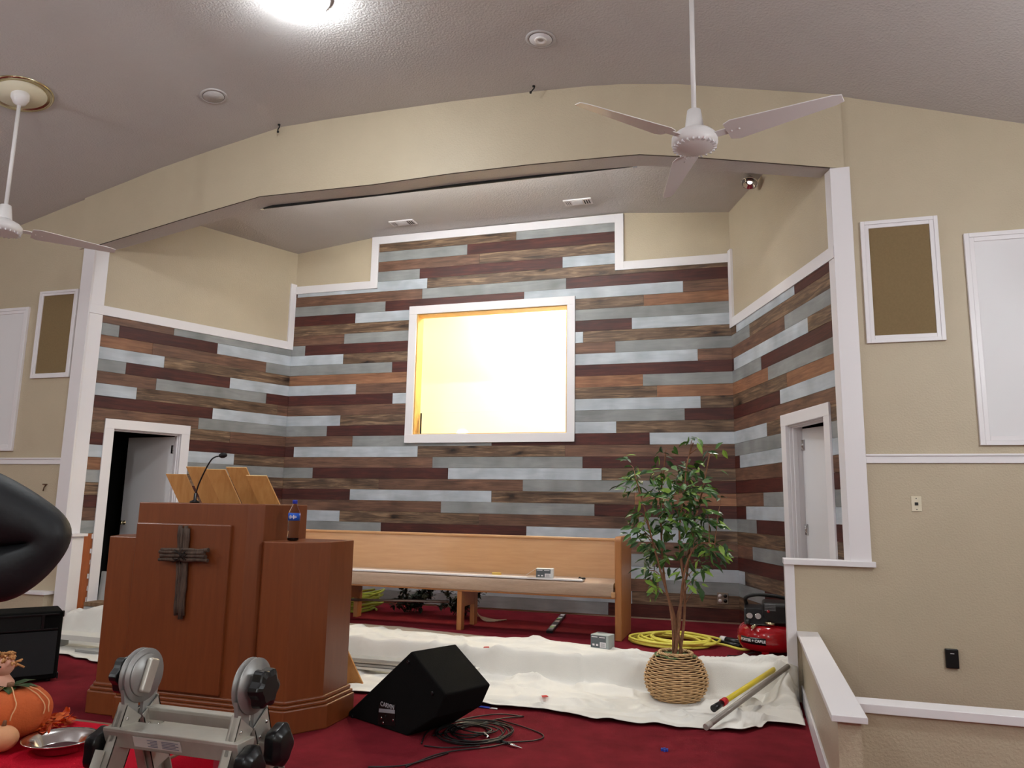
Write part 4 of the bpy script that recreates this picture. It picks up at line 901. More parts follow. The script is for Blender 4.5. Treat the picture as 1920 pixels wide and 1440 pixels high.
MB().tube([a,a+d*.45,a+d*.46,a+d*.62,a+d*.63,a+d],[.009,.010,.007,.007,.0035,.002],10).obj('jack_plug',CHROME,t)
MB().tube([G(938,1393,.012),G(952,1398,.012)],.009,10).obj('plug_boot',BLACK,t)
MB().tube([G(908,1382,.02),G(916,1390,.02)],[.012,.009],10).obj('ring_connector',CHROME,t)
# ------------------------------------------------------------------ compressor
cx,cy=6.14,-1.72
t=thing('air_compressor','red pancake air compressor with black motor top, on the platform by the knee wall','air compressor',(cx,cy,ZT))
M=Matrix.Translation((cx,cy,0)); REDP=mat('glossy_red_paint',(168,18,28),.16,coat=.5)
zt0,zt1=ZT+.045,ZT+.265; pr=[]
for i in range(17):
    a=-PI/2+PI*i/16; pr.append((max(0,.265-.10+.10*math.cos(a)**.75) if abs(math.cos(a))>1e-6 else .165,(zt0+zt1)/2+(zt1-zt0)/2*math.sin(a)))
pr=[(0,zt0)]+pr+[(0,zt1)]; MB().lathe(pr,48,M).obj('tank',REDP,t)
for a in (-100,-20,60,140): 
    Mr=M@Matrix.Rotation(math.radians(a),4,'Z'); MB().box(.19,.215,-.03,.03,ZT,zt0+.06,M=Mr).obj('foot_bracket',REDP,t,bevel=.004)
b=MB(); b.box(cx-.05,cx+.25,cy-.17,cy+.16,ZT+.275,ZT+.455); b.obj('motor_shroud',mat('black_shroud',(22,23,25),.35),t,bevel=.03,seg=3)
b=MB(); 
for k in range(5): b.box(cx-.03,cx+.06,cy-.174,cy-.168,ZT+.39+k*.012,ZT+.396+k*.012)
b.obj('shroud_lines',mat('grey_lines',(120,122,126),.4),t)
b=MB(); b.prism([(cx-.20,cy-.20,ZT+.27),(cx-.20,cy-.12,ZT+.40),(cx-.20,cy+.02,ZT+.42),(cx-.20,cy+.02,ZT+.27)],(.20,0,0)); cpn=b.obj('control_panel',BLKPL,t,bevel=.01)
nn=Vector((0,-.13,.08)).normalized(); nn=Vector((0,-.85,.52)).normalized()
for dx in (-.155,-.085):
    Mg=frame((1,0,0),nn,(cx+dx,cy-.163,ZT+.335)); g=MB().lathe([(0,0),(.027,0),(.027,.012),(.024,.014)],20,Mg).obj('gauge',CHROME,cpn); MB().lathe([(.0235,.0125),(0,.0126)],20,Mg).obj('gauge_face',WHITE2,cpn)
MB().lathe([(0,0),(.02,0),(.022,.03),(0,.034)],16,frame((1,0,0),nn,(cx-.17,cy-.19,ZT+.285))).obj('regulator_knob',BLKPL,cpn)
b=MB(); b.tube(smooth_pts([(cx-.17,cy+.02,ZT+.40),(cx-.185,cy-.02,ZT+.47),(cx-.10,cy-.04,ZT+.505),(cx+.05,cy-.02,ZT+.50),(cx+.18,cy+.0,ZT+.475),(cx+.20,cy+.02,ZT+.44)]),.016,10); b.obj('handle',RUBBER,t)
b=MB(); b.tube([(cx-.11,cy-.16,ZT+.275),(cx-.11,cy-.16,ZT+.235)],.007,8)
b.obj('valve_stem',BRASS,t)
MB().tube([(cx-.09,cy-.16,ZT+.272),(cx-.135,cy-.235,ZT+.252)],[.012,.015],10).obj('hose_coupler',BRASS,t)
MB().tube([(cx-.03,cy-.19,ZT+.29),(cx+.045,cy-.215,ZT+.285)],.013,10).obj('hose_coupler',BRASS,t)
MB().lathe([(0,0),(.012,0),(.012,.005),(0,.006)],12,frame((1,0,0),(0,-1,.0),(cx+.0,cy-.172,ZT+.385))).obj('red_switch',REDP,t)
# curved label with lettering
def curvedtext(body,size,m,R,a0,z,par,out):
    cu=bpy.data.curves.new('lettering','FONT'); cu.body=body; cu.size=size; cu.extrude=.0005; cu.align_x='CENTER'; cu.align_y='CENTER'; cu.offset=.0012
    o=bpy.data.objects.new('tmp',cu); C.objects.link(o); dg=bpy.context.evaluated_depsgraph_get(); me=bpy.data.meshes.new_from_object(o.evaluated_get(dg)); bpy.data.objects.remove(o)
    for v in me.vertices:
        a=a0+v.co.x/R; rr_=R+out+v.co.z; v.co=Vector((cx+rr_*math.cos(a),cy+rr_*math.sin(a),z+v.co.y))
    me.materials.clear(); me.materials.append(m); o=bpy.data.objects.new('lettering',me); C.objects.link(o)
    o.parent=par; o.matrix_parent_inverse=Matrix.Translation(-par.location); return o
a0=math.radians(-123); zl=(zt0+zt1)/2-.012; Rr=.2655
b=MB(); vs=[]
for i in range(13):
    a=a0-.46+.92*i/12
    for z in (zl-.028,zl+.028): vs.append((cx+Rr*math.cos(a)*1.002,cy+Rr*math.sin(a)*1.002,z))
b.add(vs,[(2*i,2*i+2,2*i+3,2*i+1) for i in range(12)],0,True); lb=b.obj('brand_label',BLKPL,t); so_=lb.modifiers.new('t','SOLIDIFY'); so_.thickness=.002; so_.offset=0
curvedtext('PORTER + CABLE',.031,WHITE,Rr,a0,zl,t,.0018)
b=MB(); b.tube(smooth_pts([(cx-.12,cy-.22,ZT+.05),(cx-.26,cy-.28,ZT+.022),(5.80,-2.10,ZT+.035),(5.84,-2.2,ZT+.035),(5.95,-2.33,ZT+.04),(6.10,-2.36,ZT+.05),(6.20,-2.33,ZT+.055)]),.005,6); crd=b.obj('power_cord',CB,t)
MB().tube([(6.19,-2.333,ZT+.055),(6.25,-2.32,ZT+.055)],[.012,.02],10).obj('plug',CB,crd)
# ------------------------------------------------------------------ extension poles
def pole(name,lab,pts,parts):
    t=thing(name,lab,'pole',pts[0],'extension poles'); a,bq=Vector(pts[0]),Vector(pts[1])
    for nm,s0,s1,r0_,r1_,m in parts: MB().tube([a.lerp(bq,s0),a.lerp(bq,s1)],[r0_,r1_],12).obj(nm,m,t)
YP=mat('yellow_fibreglass',(214,190,50),.35); GP=mat('worn_grey_metal',(140,132,124),.4,metal=.3)
a=G(1338,1356,.095); bb=at(1479,1237,'y',-2.24); 
pole('extension_pole','yellow extension pole with red and black grip lying on the drop cloth',(a,bb),[('grip',0,.10,.024,.021,BLKPL),('red_collar',.10,.145,.026,.026,mat('red_collar',(190,30,35),.4)),('yellow_tube',.145,.80,.019,.019,YP),('ferrule',.80,.86,.022,.022,YP),('black_band',.83,.845,.0225,.0225,BLACK),('tip_thread',.86,1,.012,.011,YP)])
a=G(1327,1376,.05); bb=at(1478,1262,'y',-2.50)
pole('extension_pole','worn grey metal pole lying beside the yellow pole by the knee wall',(a,bb+Vector((0,0,.05))),[('grey_tube',0,1,.019,.019,GP),('end_cap',-.02,.03,.021,.0205,mat('cap_grey',(165,158,150),.5))])
# ------------------------------------------------------------------ table with things on it
TZ=.36; tb=at(77,1339,'z',TZ); TY1=tb.y; TX1=4.10; TX0=2.85; TY0=TY1-.72
t=thing('side_table','low brown wooden table at the left edge, covered by a red cloth','table',(3.5,TY1-.36,ZF))
TW=grain('table_walnut',(96,62,44),(128,88,64),.4,(2,14,14),3)
MB().box(TX0,TX1,TY0,TY1,TZ-.03,TZ).obj('tabletop',TW,t,bevel=.004)
for x in (TX0+.06,TX1-.06):
    for y in (TY0+.06,TY1-.06): MB().box(x-.025,x+.025,y-.025,y+.025,ZF,TZ-.03).obj('leg',TW,t,bevel=.003)
b=MB(); b.box(TX0+.04,TX1-.04,TY0+.04,TY0+.06,TZ-.11,TZ-.03); b.box(TX0+.04,TX1-.04,TY1-.06,TY1-.04,TZ-.11,TZ-.03); b.obj('apron',TW,t)
REDC=mat('bright_red_cloth',(190,16,42),.85,bump=.3,bscale=200,var=.05,vscale=4,spec=.1)
b=MB(); nx,ny=50,36; vs=[]
for i in range(nx+1):
    for j in range(ny+1):
        x=TX0-.10+(TX1+.17-TX0)*i/nx; y=TY0-.18+(TY1-.035-TY0+.18)*j/ny; z=TZ+.002+.002*noise.noise(Vector((x*6,y*6,0)))+.002
        dxx=max(0,x-TX1-.006,TX0-.006-x); dyy=max(0,TY0-.006-y)
        drop=max(dxx,dyy); 
        if drop>0: z=TZ-.004-drop*1.7; 
        x=min(max(x,TX0-.012),TX1+.012)+(.008*noise.noise(Vector((y*9,z*4,1))) if dxx>0 else 0); y=max(y,TY0-.012)+(.01*noise.noise(Vector((x*9,z*4,2))) if dyy>0 else 0)
        vs.append((x,y,z))
K=ny+1; b.add(vs,[(i*K+j,(i+1)*K+j,(i+1)*K+j+1,i*K+j+1) for i in range(nx) for j in range(ny)],0,True)
o=b.obj('table_cloth',REDC,loc=(3.5,TY1-.3,TZ)); tag(o,'bright red cloth covering the low table at the left edge','tablecloth')
TT=TZ+.008
# collection plate
pc=at(113,1394,'z',TT+.02); rp=.118
t=thing('collection_plate','shiny silver collection plate with a dark felt centre on the red cloth','plate',(pc.x,pc.y,TT))
M=Matrix.Translation((pc.x,pc.y,TT)); SIL=mat('polished_silver',(214,212,210),.16,metal=1)
MB().lathe([(.0,.0),(.07,.0),(.076,.004),(.086,.028),(.112,.034),(.118,.038),(.119,.041),(.111,.0385),(.084,.032),(.072,.008),(.066,.005),(0,.005)],48,M).obj('dish',SIL,t)
MB().lathe([(0,.0055),(.062,.0055),(.062,.0075),(0,.008)],32,M).obj('felt_pad',mat('dark_maroon_felt',(70,16,26),.9),t)
# fabric pumpkin
pp=at(12,1338,'z',TT+.085); ORG=mat('orange_fabric',(204,98,48),.85,bump=.3,bscale=150,var=.12,vscale=8)
t=thing('fabric_pumpkin','orange fabric pumpkin with pale raffia strands, on the red cloth at the left edge','pumpkin',(pp.x,pp.y,TT))
b=MB(); vs=[]; nn_=64; kk=18
for i in range(kk+1):
    th=PI*i/kk
    for j in range(nn_):
        a=2*PI*j/nn_; rb=1-.09*abs(math.sin(a*5))**.5*0-.10*(1-abs(math.cos(a*5)))**2; r=.145*math.sin(th)**.75*(.92+.08*abs(math.cos(a*4.5)))
        vs.append((pp.x+r*math.cos(a),pp.y+r*math.sin(a),TT+.092-.090*math.cos(th)*(1-.12*math.exp(-(math.sin(th)/.3)**2)) ))
b.add(vs,[(i*nn_+j,i*nn_+(j+1)%nn_,(i+1)*nn_+(j+1)%nn_,(i+1)*nn_+j) for i in range(kk) for j in range(nn_)],0,True); b.obj('body',ORG,t)
b=MB(); rr=random.Random(8)
for k in range(12):
    a=rr.uniform(-2.6,.5); pts=[]
    for i in range(8):
        th=.18+.20*i; r=.150*math.sin(min(th,1.57))**.75; aa=a+.012*i*rr.uniform(-1,1); pts.append(Vector((pp.x+r*math.cos(aa),pp.y+r*math.sin(aa),TT+.094+.090*math.cos(th))))
    b.tube(smooth_pts(pts,3),.0022,5)
b.obj('raffia',mat('pale_raffia',(232,176,128),.8),t)
lf=MB()
for k in range(9):
    a=2*PI*k/9; leafmesh(lf,Vector((pp.x+.01*math.cos(a),pp.y+.01*math.sin(a),TT+.178)),(math.cos(a),math.sin(a),-.05+.25*rr.random()),Vector((0,0,1)),.085,.05)
lf.obj('leaf_collar',LEAF[1],t)
MB().tube([(pp.x,pp.y,TT+.17),(pp.x+.005,pp.y,TT+.19)],.012,8).obj('stem',BARK,t)
# small doll on top of the pumpkin
SK=mat('doll_skin',(226,170,146),.7); HR=mat('doll_hair',(206,150,96),.9,bump=1,bscale=90)
dz=TT+.155; dx=pp.x-.040
t=thing('harvest_doll','small blond-haired cloth doll perched on top of the orange pumpkin','doll',(dx,pp.y,dz-.02))
MB().lathe([(0,-.03),(.03,-.025),(.045,.0),(.04,.03),(.022,.055),(0,.058)],20,Matrix.Translation((dx,pp.y,dz+.005))).obj('body',SK,t)
MB().lathe([(0,-.034),(.02,-.03),(.034,-.010),(.036,.008),(.026,.028),(.0,.036)],24,Matrix.Translation((dx,pp.y,dz+.088))).obj('head',SK,t)
b=MB()
for k in range(60):
    a=rr.uniform(0,2*PI); th=rr.uniform(0,1.7); n_=Vector((math.sin(th)*math.cos(a),math.sin(th)*math.sin(a)+.25,math.cos(th))).normalized(); p=Vector((dx,pp.y,dz+.09))+n_*.034; b.tube([p,p+n_*.012+Vector((rr.gauss(0,.006),rr.gauss(0,.006),rr.gauss(0,.006))),p+n_*.018+Vector((rr.gauss(0,.01),rr.gauss(0,.01),-.006))],.004,5)
b.obj('hair',HR,t)
b=MB()
for sx_ in (-1,1): b.lathe([(0,-.004),(.004,0),(0,.004)],8,Matrix.Translation((dx+.012+.012*sx_,pp.y-.032,dz+.094)))
b.obj('eyes',BLACK,t)
# autumn leaves
FALL=[mat('autumn_leaf_orange',(214,98,30),.7,var=.2,vscale=20),mat('autumn_leaf_rust',(190,70,30),.7)]
q=MB(); rr=random.Random(12)
for k in range(260):
    u=rr.uniform(-20,90) if k<190 else rr.uniform(80,126); v=(1372+rr.gauss(0,7)) if u<90 else 1352+rr.gauss(0,6); p=at(u,v,'z',TT+.01); p.z=TT+.004+abs(rr.gauss(0,.026))*(1 if u<90 else .3)
    leafmesh(q,p,(rr.gauss(0,1),rr.gauss(0,1),rr.uniform(0,.7)),Vector((rr.gauss(0,.4),rr.gauss(0,.4),1)),rr.uniform(.022,.045),rr.uniform(.02,.035),rr.choice((0,0,1)))
for v in q.v:
    if v.z<TT+.002: v.z=TT+.002
o=tag(q.obj('autumn_leaves',FALL,loc=(pp.x,pp.y,TT)),'orange artificial autumn leaves strewn around the pumpkin on the red cloth','leaves',kind='stuff')
pg=at(4,1386,'z',TT+.04); t=thing('small_gourd','small peach-coloured gourd on the red cloth in front of the pumpkin','gourd',(pg.x,pg.y,TT))
b=MB(); vs=[]
for i in range(13):
    th=PI*i/12
    for j in range(32):
        a=2*PI*j/32; r=.05*math.sin(th)*(.93+.07*abs(math.cos(a*4))); vs.append((pg.x+r*math.cos(a),pg.y+r*math.sin(a),TT+.042-.042*math.cos(th)))
b.add(vs,[(i*32+j,i*32+(j+1)%32,(i+1)*32+(j+1)%32,(i+1)*32+j) for i in range(12) for j in range(32)],0,True); b.obj('body',mat('peach_gourd',(222,160,116),.6,var=.1,vscale=12),t)
MB().tube([(pg.x,pg.y,TT+.08),(pg.x+.004,pg.y,TT+.10)],[.008,.005],8).obj('stem',BARK,t)
# ------------------------------------------------------------------ folding ladder
ALU=mat('scuffed_aluminium',(196,193,184),.42,metal=.6,var=.1,vscale=10); ALUD=mat('aluminium_plate',(168,168,166),.45,metal=.6)
hl=CAM+ray(262,1265)*2.30; hr=CAM+ray(476,1285)*2.20
yh=(hl.y+hr.y)/2; zh=(hl.z+hr.z)/2; xl,xr=hl.x,hr.x
t=thing('folding_ladder','scuffed aluminium folding ladder with round hinges and black knobs, in front of the pulpit','ladder',((xl+xr)/2,yh,ZF))
TH=math.radians(20)
def sidept(x,s,sign,off=0):    # s distance down the leg from hinge, off across the rail
    d=Vector((0,sign*math.sin(TH),-math.cos(TH))); n=Vector((0,sign*math.cos(TH),math.sin(TH))); return Vector((x,yh,zh))+d*s+n*off
LEN=(zh-ZF)/math.cos(TH)
for sx_,x in ((-1,xl),(1,xr)):
    ins=-sx_                     # towards the inside of the ladder
    b=MB(); Mh=frame((0,1,0),(1,0,0),(x,yh,zh))
    for dx_ in (-.012,.008): b.lathe([(0,dx_),(.078,dx_),(.078,dx_+.004),(0,dx_+.004)],40,Mh)
    b.obj('hinge_plate',ALUD,t)
    b=MB(); Mi=frame((0,1,0),(ins,0,0),(x+ins*.013,yh,zh)); b.lathe([(0,0),(.062,0),(.06,.006),(0,.007)],40,Mi); hc=b.obj('hinge_disc',ALUD,t)
    MB().box(-.050,.050,-.020,.020,.006,.024,M=Mi@Matrix.Rotation(1.25,4,'Z')).obj('hinge_bar',ALU,hc,bevel=.007,seg=3)
    Mo=frame((0,1,0),(-ins,0,0),(x-ins*.013,yh-.01,zh)); b=MB()
    vs=[]; 
    for zz,rs in ((.0,.020),(.018,.020),(.020,.054),(.050,.052),(.058,.036)):
        for k in range(36):
            a=2*PI*k/36; r=rs*(1+.10*math.cos(6*a)) if zz>.019 else rs; vs.append(Mo@Vector((r*math.cos(a),r*math.sin(a),zz)))
    b.add(vs,[(i*36+k,i*36+(k+1)%36,(i+1)*36+(k+1)%36,(i+1)*36+k) for i in range(4) for k in range(36)]+[tuple(4*36+k for k in range(36))],0,False)
    b.obj('hinge_knob',BLKPL,t,bevel=.003)
    for sg in (-1,1):
        # inner rail with gusset plate
        g=MB(); pts=[sidept(x-.004,.045,sg,.045*0-.045),sidept(x-.004,.045,sg,.02),sidept(x-.004,.20,sg,.036),sidept(x-.004,.20,sg,-.036)]
        e=Vector((.012,0,0))
        pts=[Vector((x-.006,yh,zh))+Vector((0,sg*.072,-.03)),Vector((x-.006,yh,zh))+Vector((0,sg*.01,-.06)),sidept(x-.006,.13,sg,-.036),sidept(x-.006,.19,sg,-.036),sidept(x-.006,.19,sg,.036),sidept(x-.006,.09,sg,.036)]
        g.prism(pts,e); g.obj('hinge_arm',ALUD,t)
        r=MB(); P=[sidept(x-.015,.10,sg,-.036),sidept(x-.015,.10,sg,.036),sidept(x-.015,LEN-.15,sg,.036),sidept(x-.015,LEN-.15,sg,-.036)]
        r.prism(P,Vector((.004 if ins>0 else .004,0,0))); 
        for off in (-.036,.032): r.prism([sidept(x-.015,.085 if off>0 else .12,sg,off),sidept(x-.015,.085 if off>0 else .12,sg,off+.004),sidept(x-.015,LEN-.15,sg,off+.004),sidept(x-.015,LEN-.15,sg,off)],Vector((.030,0,0)))
        r.prism([sidept(x+.011,.11,sg,-.036),sidept(x+.011,.09,sg,.036),sidept(x+.011,.30,sg,.036),sidept(x+.011,.30,sg,-.036)],Vector((.004,0,0)))
        rl=r.obj('inner_rail',ALU,t)
        for (s_,o_) in ((.125,.018),(.15,-.02),(.175,.012)):
            dr_=1 if (sx_>0 or sg<0) else 1
            MB().lathe([(.006,0),(.005,.003),(0,.004)],10,frame((0,1,0),(1,0,0),sidept(x+.015,s_,sg,o_))).obj('rivet',CHROME,rl)
        # outer rail
        xo=x+sx_*.019
        r=MB(); r.prism([sidept(xo-.003,.215,sg,-.040),sidept(xo-.003,.215,sg,.040),sidept(xo-.003,LEN-.03,sg,.040),sidept(xo-.003,LEN-.03,sg,-.040)],Vector((.006,0,0)))
        for off in (-.044,.040): r.prism([sidept(xo-.017,.215,sg,off),sidept(xo-.017,.215,sg,off+.004),sidept(xo-.017,LEN-.03,sg,off+.004),sidept(xo-.017,LEN-.03,sg,off)],Vector((.032,0,0)))
        r.obj('outer_rail',ALU,t)
        MB().box(-.024,.024,-.05,.05,LEN-.04,LEN,M=frame((1,0,0),Vector((0,sg*math.sin(TH),-math.cos(TH))),(xo,yh,zh))).obj('rubber_foot',RUBBER,t) if 0 else None
        f_=MB(); f_.prism([sidept(xo-.022,LEN-.045,sg,-.05),sidept(xo-.022,LEN-.045,sg,.05),Vector((xo-.022,sidept(xo,LEN,sg,.055).y,ZF)),Vector((xo-.022,sidept(xo,LEN,sg,-.055).y,ZF))],Vector((.044,0,0))); f_.obj('rubber_foot',RUBBER,t)
        # lock knob on the outside
        k0=sidept(x+sx_*.030,.212 if sg<0 else .185,sg,.0); Mk=frame((0,1,0),(sx_,0,0),k0); b=MB(); vs=[]
        for zz,rs in ((.0,.026),(.012,.050),(.042,.052),(.058,.034)):
            for k in range(30):
                a=2*PI*k/30; vs.append(Mk@Vector((rs*(1+.08*math.cos(5*a))*math.cos(a),rs*(1+.08*math.cos(5*a))*math.sin(a)*1.15,zz)))
        b.add(vs,[(i*30+k,i*30+(k+1)%30,(i+1)*30+(k+1)%30,(i+1)*30+k) for i in range(3) for k in range(30)]+[tuple(3*30+k for k in range(30)),tuple(reversed(range(30)))],0,True)
        b.obj('lock_knob',BLKPL,t,bevel=.003)
# rungs
for sg in (-1,1):
    first=True
    for s_ in (.168,.45) if sg<0 else (.125,.20,.47):
        c=sidept(xl,s_,sg,0); d=Vector((0,sg*math.sin(TH),-math.cos(TH)))
        ov=.008 if s_<.15 else .034
        b=MB(); wdt=.040; hh=.028
        if s_<.15: wdt=.018; hh=.02
        sec=[Vector((0,-wdt,hh)),Vector((0,wdt,hh)),Vector((0,wdt,hh-.010)),Vector((0,wdt*.55,-hh)),Vector((0,-wdt*.55,-hh)),Vector((0,-wdt,hh-.010))]
        x0=xl-ov if s_>.15 else xl; x1=xr+ov if s_>.15 else xr
        P=[Vector((x0,c.y,c.z))+q for q in sec]; b.prism(P,Vector((x1-x0,0,0))); rg=b.obj('rung',ALU,t,bevel=.003)
        if .16<s_<.4:
            q=MB(); ys=c.y-wdt-.0012; 
            if sg<0:
                q.box(xl+.07,xl+.26,ys-.028+.028,ys+.001,c.z+hh-.009,c.z+hh-.001) if 0 else None
                st=MB(); n_=Vector((0,-(2*hh-.01),-(wdt*.45))).normalized()
                a_=Vector((0,c.y-wdt,c.z+hh-.010)); b_=Vector((0,c.y-wdt*.55,c.z-hh)); o_=Vector((0,-.0012,-.0004))
                A_=a_.lerp(b_,.1)+o_; B_=a_.lerp(b_,.75)+o_
                st.prism([Vector((xl+.075,A_.y,A_.z)),Vector((xl+.24,A_.y,A_.z)),Vector((xl+.24,B_.y,B_.z)),Vector((xl+.075,B_.y,B_.z))],Vector((0,-.0008,-.0003))); st.obj('paper_label',mat('worn_paper_label',(206,200,196),.6),rg)
                tx=MB()
                for k in range(5):
                    zA=a_.lerp(b_,.2+.1*k)+o_*2.2; zB=a_.lerp(b_,.245+.1*k)+o_*2.2
                    tx.prism([Vector((xl+.125+.01*(k%2),zA.y,zA.z)),Vector((xl+.16,zA.y,zA.z)),Vector((xl+.16,zB.y,zB.z)),Vector((xl+.125+.01*(k%2),zB.y,zB.z))],Vector((0,-.0004,0)))
                    tx.prism([Vector((xl+.175,zA.y,zA.z)),Vector((xl+.232-.01*(k%2),zA.y,zA.z)),Vector((xl+.232-.01*(k%2),zB.y,zB.z)),Vector((xl+.175,zB.y,zB.z))],Vector((0,-.0004,0)))
                tx.obj('label_print',mat('faded_blue_print',(120,118,140),.6),rg)
            else:
                M_=frame((1,0,0),(0,-1,-.3),(xl+.26,c.y-wdt*.8,c.z+.0)); 
                MB().lathe([(0,0),(.016,0),(.016,.0015),(0,.002)],20,M_@Matrix.Diagonal((1.6,.7,1,1))).obj('red_badge',mat('red_badge',(200,30,50),.4),rg)
# warning labels on rails
def raillabel(x,s,sg,w,h,m,nm,side):
    c=sidept(x,s,sg,0); b=MB(); b.prism([sidept(x,s-h,sg,-w),sidept(x,s-h,sg,w),sidept(x,s+h,sg,w),sidept(x,s+h,sg,-w)],Vector((side*.0008,0,0))); return b.obj(nm,m,t)
LBK=mat('label_black',(22,22,24),.5)
raillabel(xr+.0222,.36,1,.03,.09,LBK,'warning_label',1)
M_=frame(sidept(0,.0,1,1)-sidept(0,0,1,0),(1,0,0),sidept(xr+.0232,.31,1,0)); MB().lathe([(0,0),(.024,0),(.024,.0008),(0,.001)],20,M_@Matrix.Diagonal((1,.62,1,1))).obj('red_oval',mat('red_oval',(214,70,90),.4),t)
b=MB()
for k in range(6): b.prism([sidept(xr+.0232,.34+.012*k,1,-.024),sidept(xr+.0232,.34+.012*k,1,.022),sidept(xr+.0232,.344+.012*k,1,.022),sidept(xr+.0232,.344+.012*k,1,-.024)],Vector((.0006,0,0)))
b.obj('label_print',WHITE,t)
raillabel(xl-.0028,.325,-1,.022,.022,LBK,'small_label',1)
b=MB()
for o_ in (-.010,.006): b.prism([sidept(xl-.0018,.325+o_,-1,-.014),sidept(xl-.0018,.325+o_,-1,.014),sidept(xl-.0018,.329+o_,-1,.014),sidept(xl-.0018,.329+o_,-1,-.014)],Vector((.0006,0,0)))
b.obj('label_print',mat('gold_print',(200,170,90),.5),t)
# ------------------------------------------------------------------ person at the left edge
def skin(name,V,E,R,m,parent,sub=2,extra=0):
    me=bpy.data.meshes.new(name); me.from_pydata([tuple(v) for v in V],E,[]); me.materials.append(m)
    o=bpy.data.objects.new(name,me); C.objects.link(o)
    s=o.modifiers.new('skin','SKIN'); s.use_smooth_shade=True
    sv=me.skin_vertices[0].data if me.skin_vertices else None
    if sv is None:
        bm=bmesh.new(); bm.from_mesh(me); bm.verts.layers.skin.verify(); bm.to_mesh(me); bm.free(); sv=me.skin_vertices[0].data
    for i,r in enumerate(R): sv[i].radius=(r,r) if not isinstance(r,tuple) else r; sv[i].use_root=(i==0)
    ss=o.modifiers.new('sub','SUBSURF'); ss.levels=sub; ss.render_levels=sub
    if parent is not None: o.parent=parent; o.matrix_parent_inverse=Matrix.Translation(-parent.location)
    return o
EL=CAM+ray(118,1003)*1.9
bx_,by_=3.80,-7.66
t=thing('person','person in a dark jacket with one elbow raised sideways, cut off by the left edge','person',(bx_,by_,ZF))
SKN=mat('skin',(206,156,130),.5); JK=mat('dark_jacket',(28,31,35),.55,var=.2,vscale=10,bump=.8,bscale=9); TR=mat('dark_trousers',(34,36,46),.8); SH=mat('black_shoe',(18,17,17),.4)
B=lambda x,y,z:Vector((bx_+x,by_+y,ZF+z))
SHR=B(.20,.02,1.50); SHL=B(-.20,.02,1.50)
HR=CAM+ray(-62,1112)*1.86
V=[B(0,0,.98),B(0,.01,1.15),B(0,.01,1.33),B(0,0,1.50),B(0,.01,1.60),SHR,EL,HR,SHL,B(-.27,.03,1.22),B(-.26,.14,.99),B(.10,0,.92),B(.11,.02,.52),B(.12,0,.10),B(.12,.14,.04),B(-.10,0,.92),B(-.11,.02,.52),B(-.12,0,.10),B(-.12,.14,.04)]
E=[(0,1),(1,2),(2,3),(3,4),(3,5),(5,6),(6,7),(3,8),(8,9),(9,10),(0,11),(11,12),(12,13),(13,14),(0,15),(15,16),(16,17),(17,18)]
R=[(.12,.08),(.11,.075),(.12,.08),(.07,.06),.055,.055,.040,.026,.055,.040,.026,.08,.055,.035,.035,.08,.055,.035,.035]
# hands grow out of the wrists: palm and five fingers
def hand(V,E,R,wi,d,n,side):
    d=d.normalized(); n=(n-d*n.dot(d)).normalized(); s=d.cross(n)*side; w=V[wi]
    pi=len(V); V.append(w+d*.05); E.append((wi,pi)); R.append((.030,.020))
    for k,(o,l) in enumerate(((-.027,.070),(-.009,.080),(.009,.075),(.027,.058))):
        a=len(V); V+= [w+d*.085+s*o,w+d*(.085+l*.5)+s*o*1.05+n*.010,w+d*(.085+l*.85)+s*o*1.05+n*.032]; E+= [(pi,a),(a,a+1),(a+1,a+2)]; R+= [.010,.0085,.007]
    a=len(V); V+= [w+d*.03-s*.035,w+d*.06-s*.055+n*.012,w+d*.085-s*.06+n*.02]; E+= [(pi,a),(a,a+1),(a+1,a+2)]; R+= [.012,.010,.0085]
hand(V,E,R,7,HR-EL,Vector((0,1,.2)),1); hand(V,E,R,10,V[10]-V[9],Vector((1,0,0)),-1)
skin('body',V,E,R,SKN,t)
# head
hd_=MB(); hc=B(0,.03,1.73); vs=[]
for i in range(19):
    th=PI*i/18
    for j in range(32):
        a=2*PI*j/32; x=.076*math.sin(th)*math.cos(a); yy=.098*math.sin(th)*math.sin(a); z=.118*math.cos(th)
        if z<0: x*=1+z*2.0; yy*=1+z*1.2
        f=math.sin(a)>.6 and True
        if f:
            yy+=.020*math.exp(-(x/.012)**2-((z+.012)/.022)**2); yy-=.010*(math.exp(-((abs(x)-.030)/.013)**2-((z-.012)/.012)**2)); yy+=.006*math.exp(-(x/.022)**2-((z+.052)/.006)**2); yy+=.006*math.exp(-(x/.02)**2-((z+.09)/.018)**2)
        vs.append(hc+Vector((x,yy,z)))
hd_.add(vs,[(i*32+j,i*32+(j+1)%32,(i+1)*32+(j+1)%32,(i+1)*32+j) for i in range(18) for j in range(32)],0,True)
hd_.obj('head',SKN,t)
b=MB()
for sg in (-1,1): b.lathe([(0,-.008),(.012,-.006),(.022,0),(.012,.006),(0,.008)],14,frame((0,1,0),(sg,.3,0),hc+Vector((sg*.077,-.005,-.005)))@Matrix.Diagonal((.7,1.2,1,1)))
b.obj('ears',SKN,t)
b=MB()
for sg in (-1,1): b.lathe([(0,-.010),(.008,-.006),(.010,0),(.008,.006),(0,.010)],14,Matrix.Translation(hc+Vector((sg*.030,.080,.012))))
b.obj('eyes',WHITE,t)
b=MB(); vs=[]
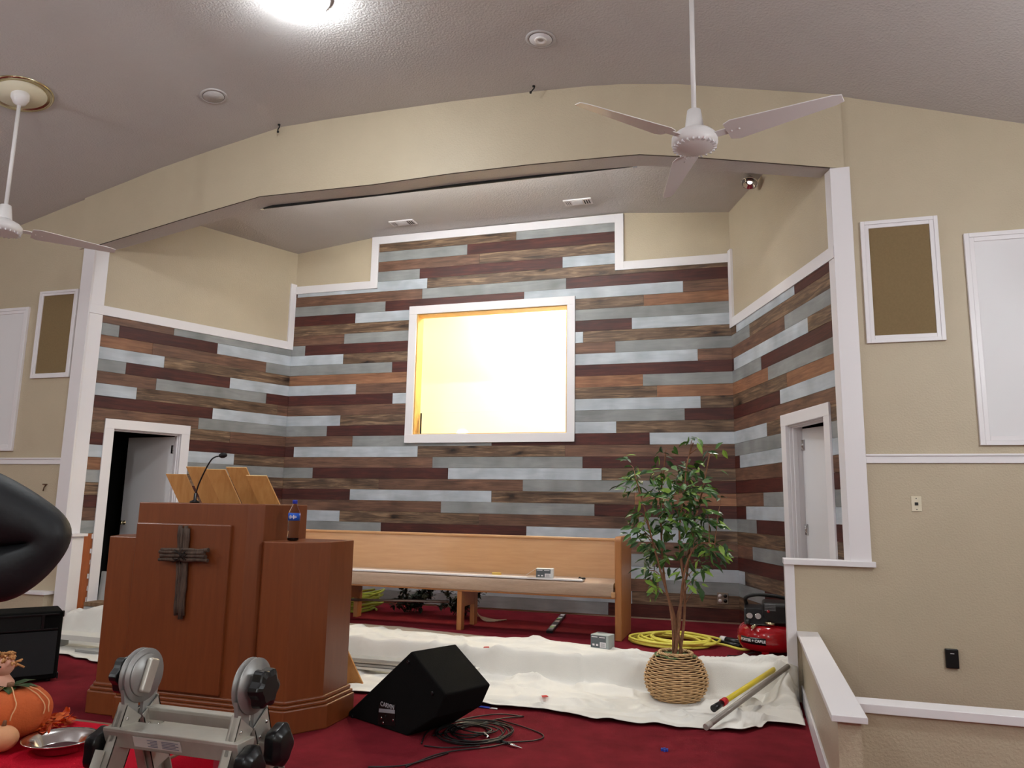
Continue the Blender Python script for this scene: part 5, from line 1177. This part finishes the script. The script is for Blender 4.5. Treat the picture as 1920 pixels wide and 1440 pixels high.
for i in range(12):
    th=PI*.60*i/11
    for j in range(32):
        a=2*PI*j/32; k=1.10+.02*noise.noise(Vector((i*.9,j*.7,0))); x=.078*math.sin(th)*math.cos(a)*k; yy=.100*math.sin(th)*math.sin(a)*k; z=.122*math.cos(th)*k
        if math.sin(a)>.25 and z<.045: z=.045; 
        vs.append(hc+Vector((x,yy,z)))
b.add(vs,[(i*32+j,i*32+(j+1)%32,(i+1)*32+(j+1)%32,(i+1)*32+j) for i in range(11) for j in range(32)],0,True); b.obj('hair',mat('brown_hair',(60,42,30),.8,bump=.8,bscale=120),t)
# jacket over torso and arms
m1=SHR.lerp(EL,.5)+Vector((0,0,.012)); m2=EL.lerp(HR,.5)+Vector((0,0,-.012))
V=[B(0,0,.95),B(0,.01,1.15),B(0,.01,1.34),B(0,0,1.51),SHR,m1,EL,m2,EL.lerp(HR,.93),SHL,SHL.lerp(B(-.27,.03,1.22),.5),B(-.27,.03,1.22),B(-.262,.13,1.02)]
skin('jacket',V,[(0,1),(1,2),(2,3),(3,4),(4,5),(5,6),(6,7),(7,8),(3,9),(9,10),(10,11),(11,12)],[(.175,.125),(.165,.12),(.18,.125),(.10,.085),.092,.100,.060,.088,.060,.088,.075,.066,.052],JK,t,3)
V=[B(0,0,.97),B(.10,0,.90),B(.11,.02,.52),B(.12,0,.12),B(-.10,0,.90),B(-.11,.02,.52),B(-.12,0,.12)]
skin('trousers',V,[(0,1),(1,2),(2,3),(0,4),(4,5),(5,6)],[(.15,.115),.10,.075,.065,.10,.075,.065],TR,t,2)
for sg in (-1,1):
    b=MB(); vs=[]
    x0=bx_+sg*.12
    sec=[(-.09,.032,.085),(-.05,.042,.095),(.03,.046,.08),(.10,.050,.062),(.16,.046,.05),(.20,.030,.035)]
    for yy,w_,h_ in sec:
        for k in range(12):
            a=PI*k/11; vs.append((x0+w_*math.cos(a),by_+yy+.02,ZF+.0+h_*math.sin(a)))
    b.add(vs,[(i*12+k,i*12+k+1,(i+1)*12+k+1,(i+1)*12+k) for i in range(5) for k in range(11)]+[(i*12,(i+1)*12,(i+1)*12+11,i*12+11) for i in range(5)]+[tuple(range(12)),tuple(60+k for k in reversed(range(12)))],0,True); b.obj('shoe',SH,t)
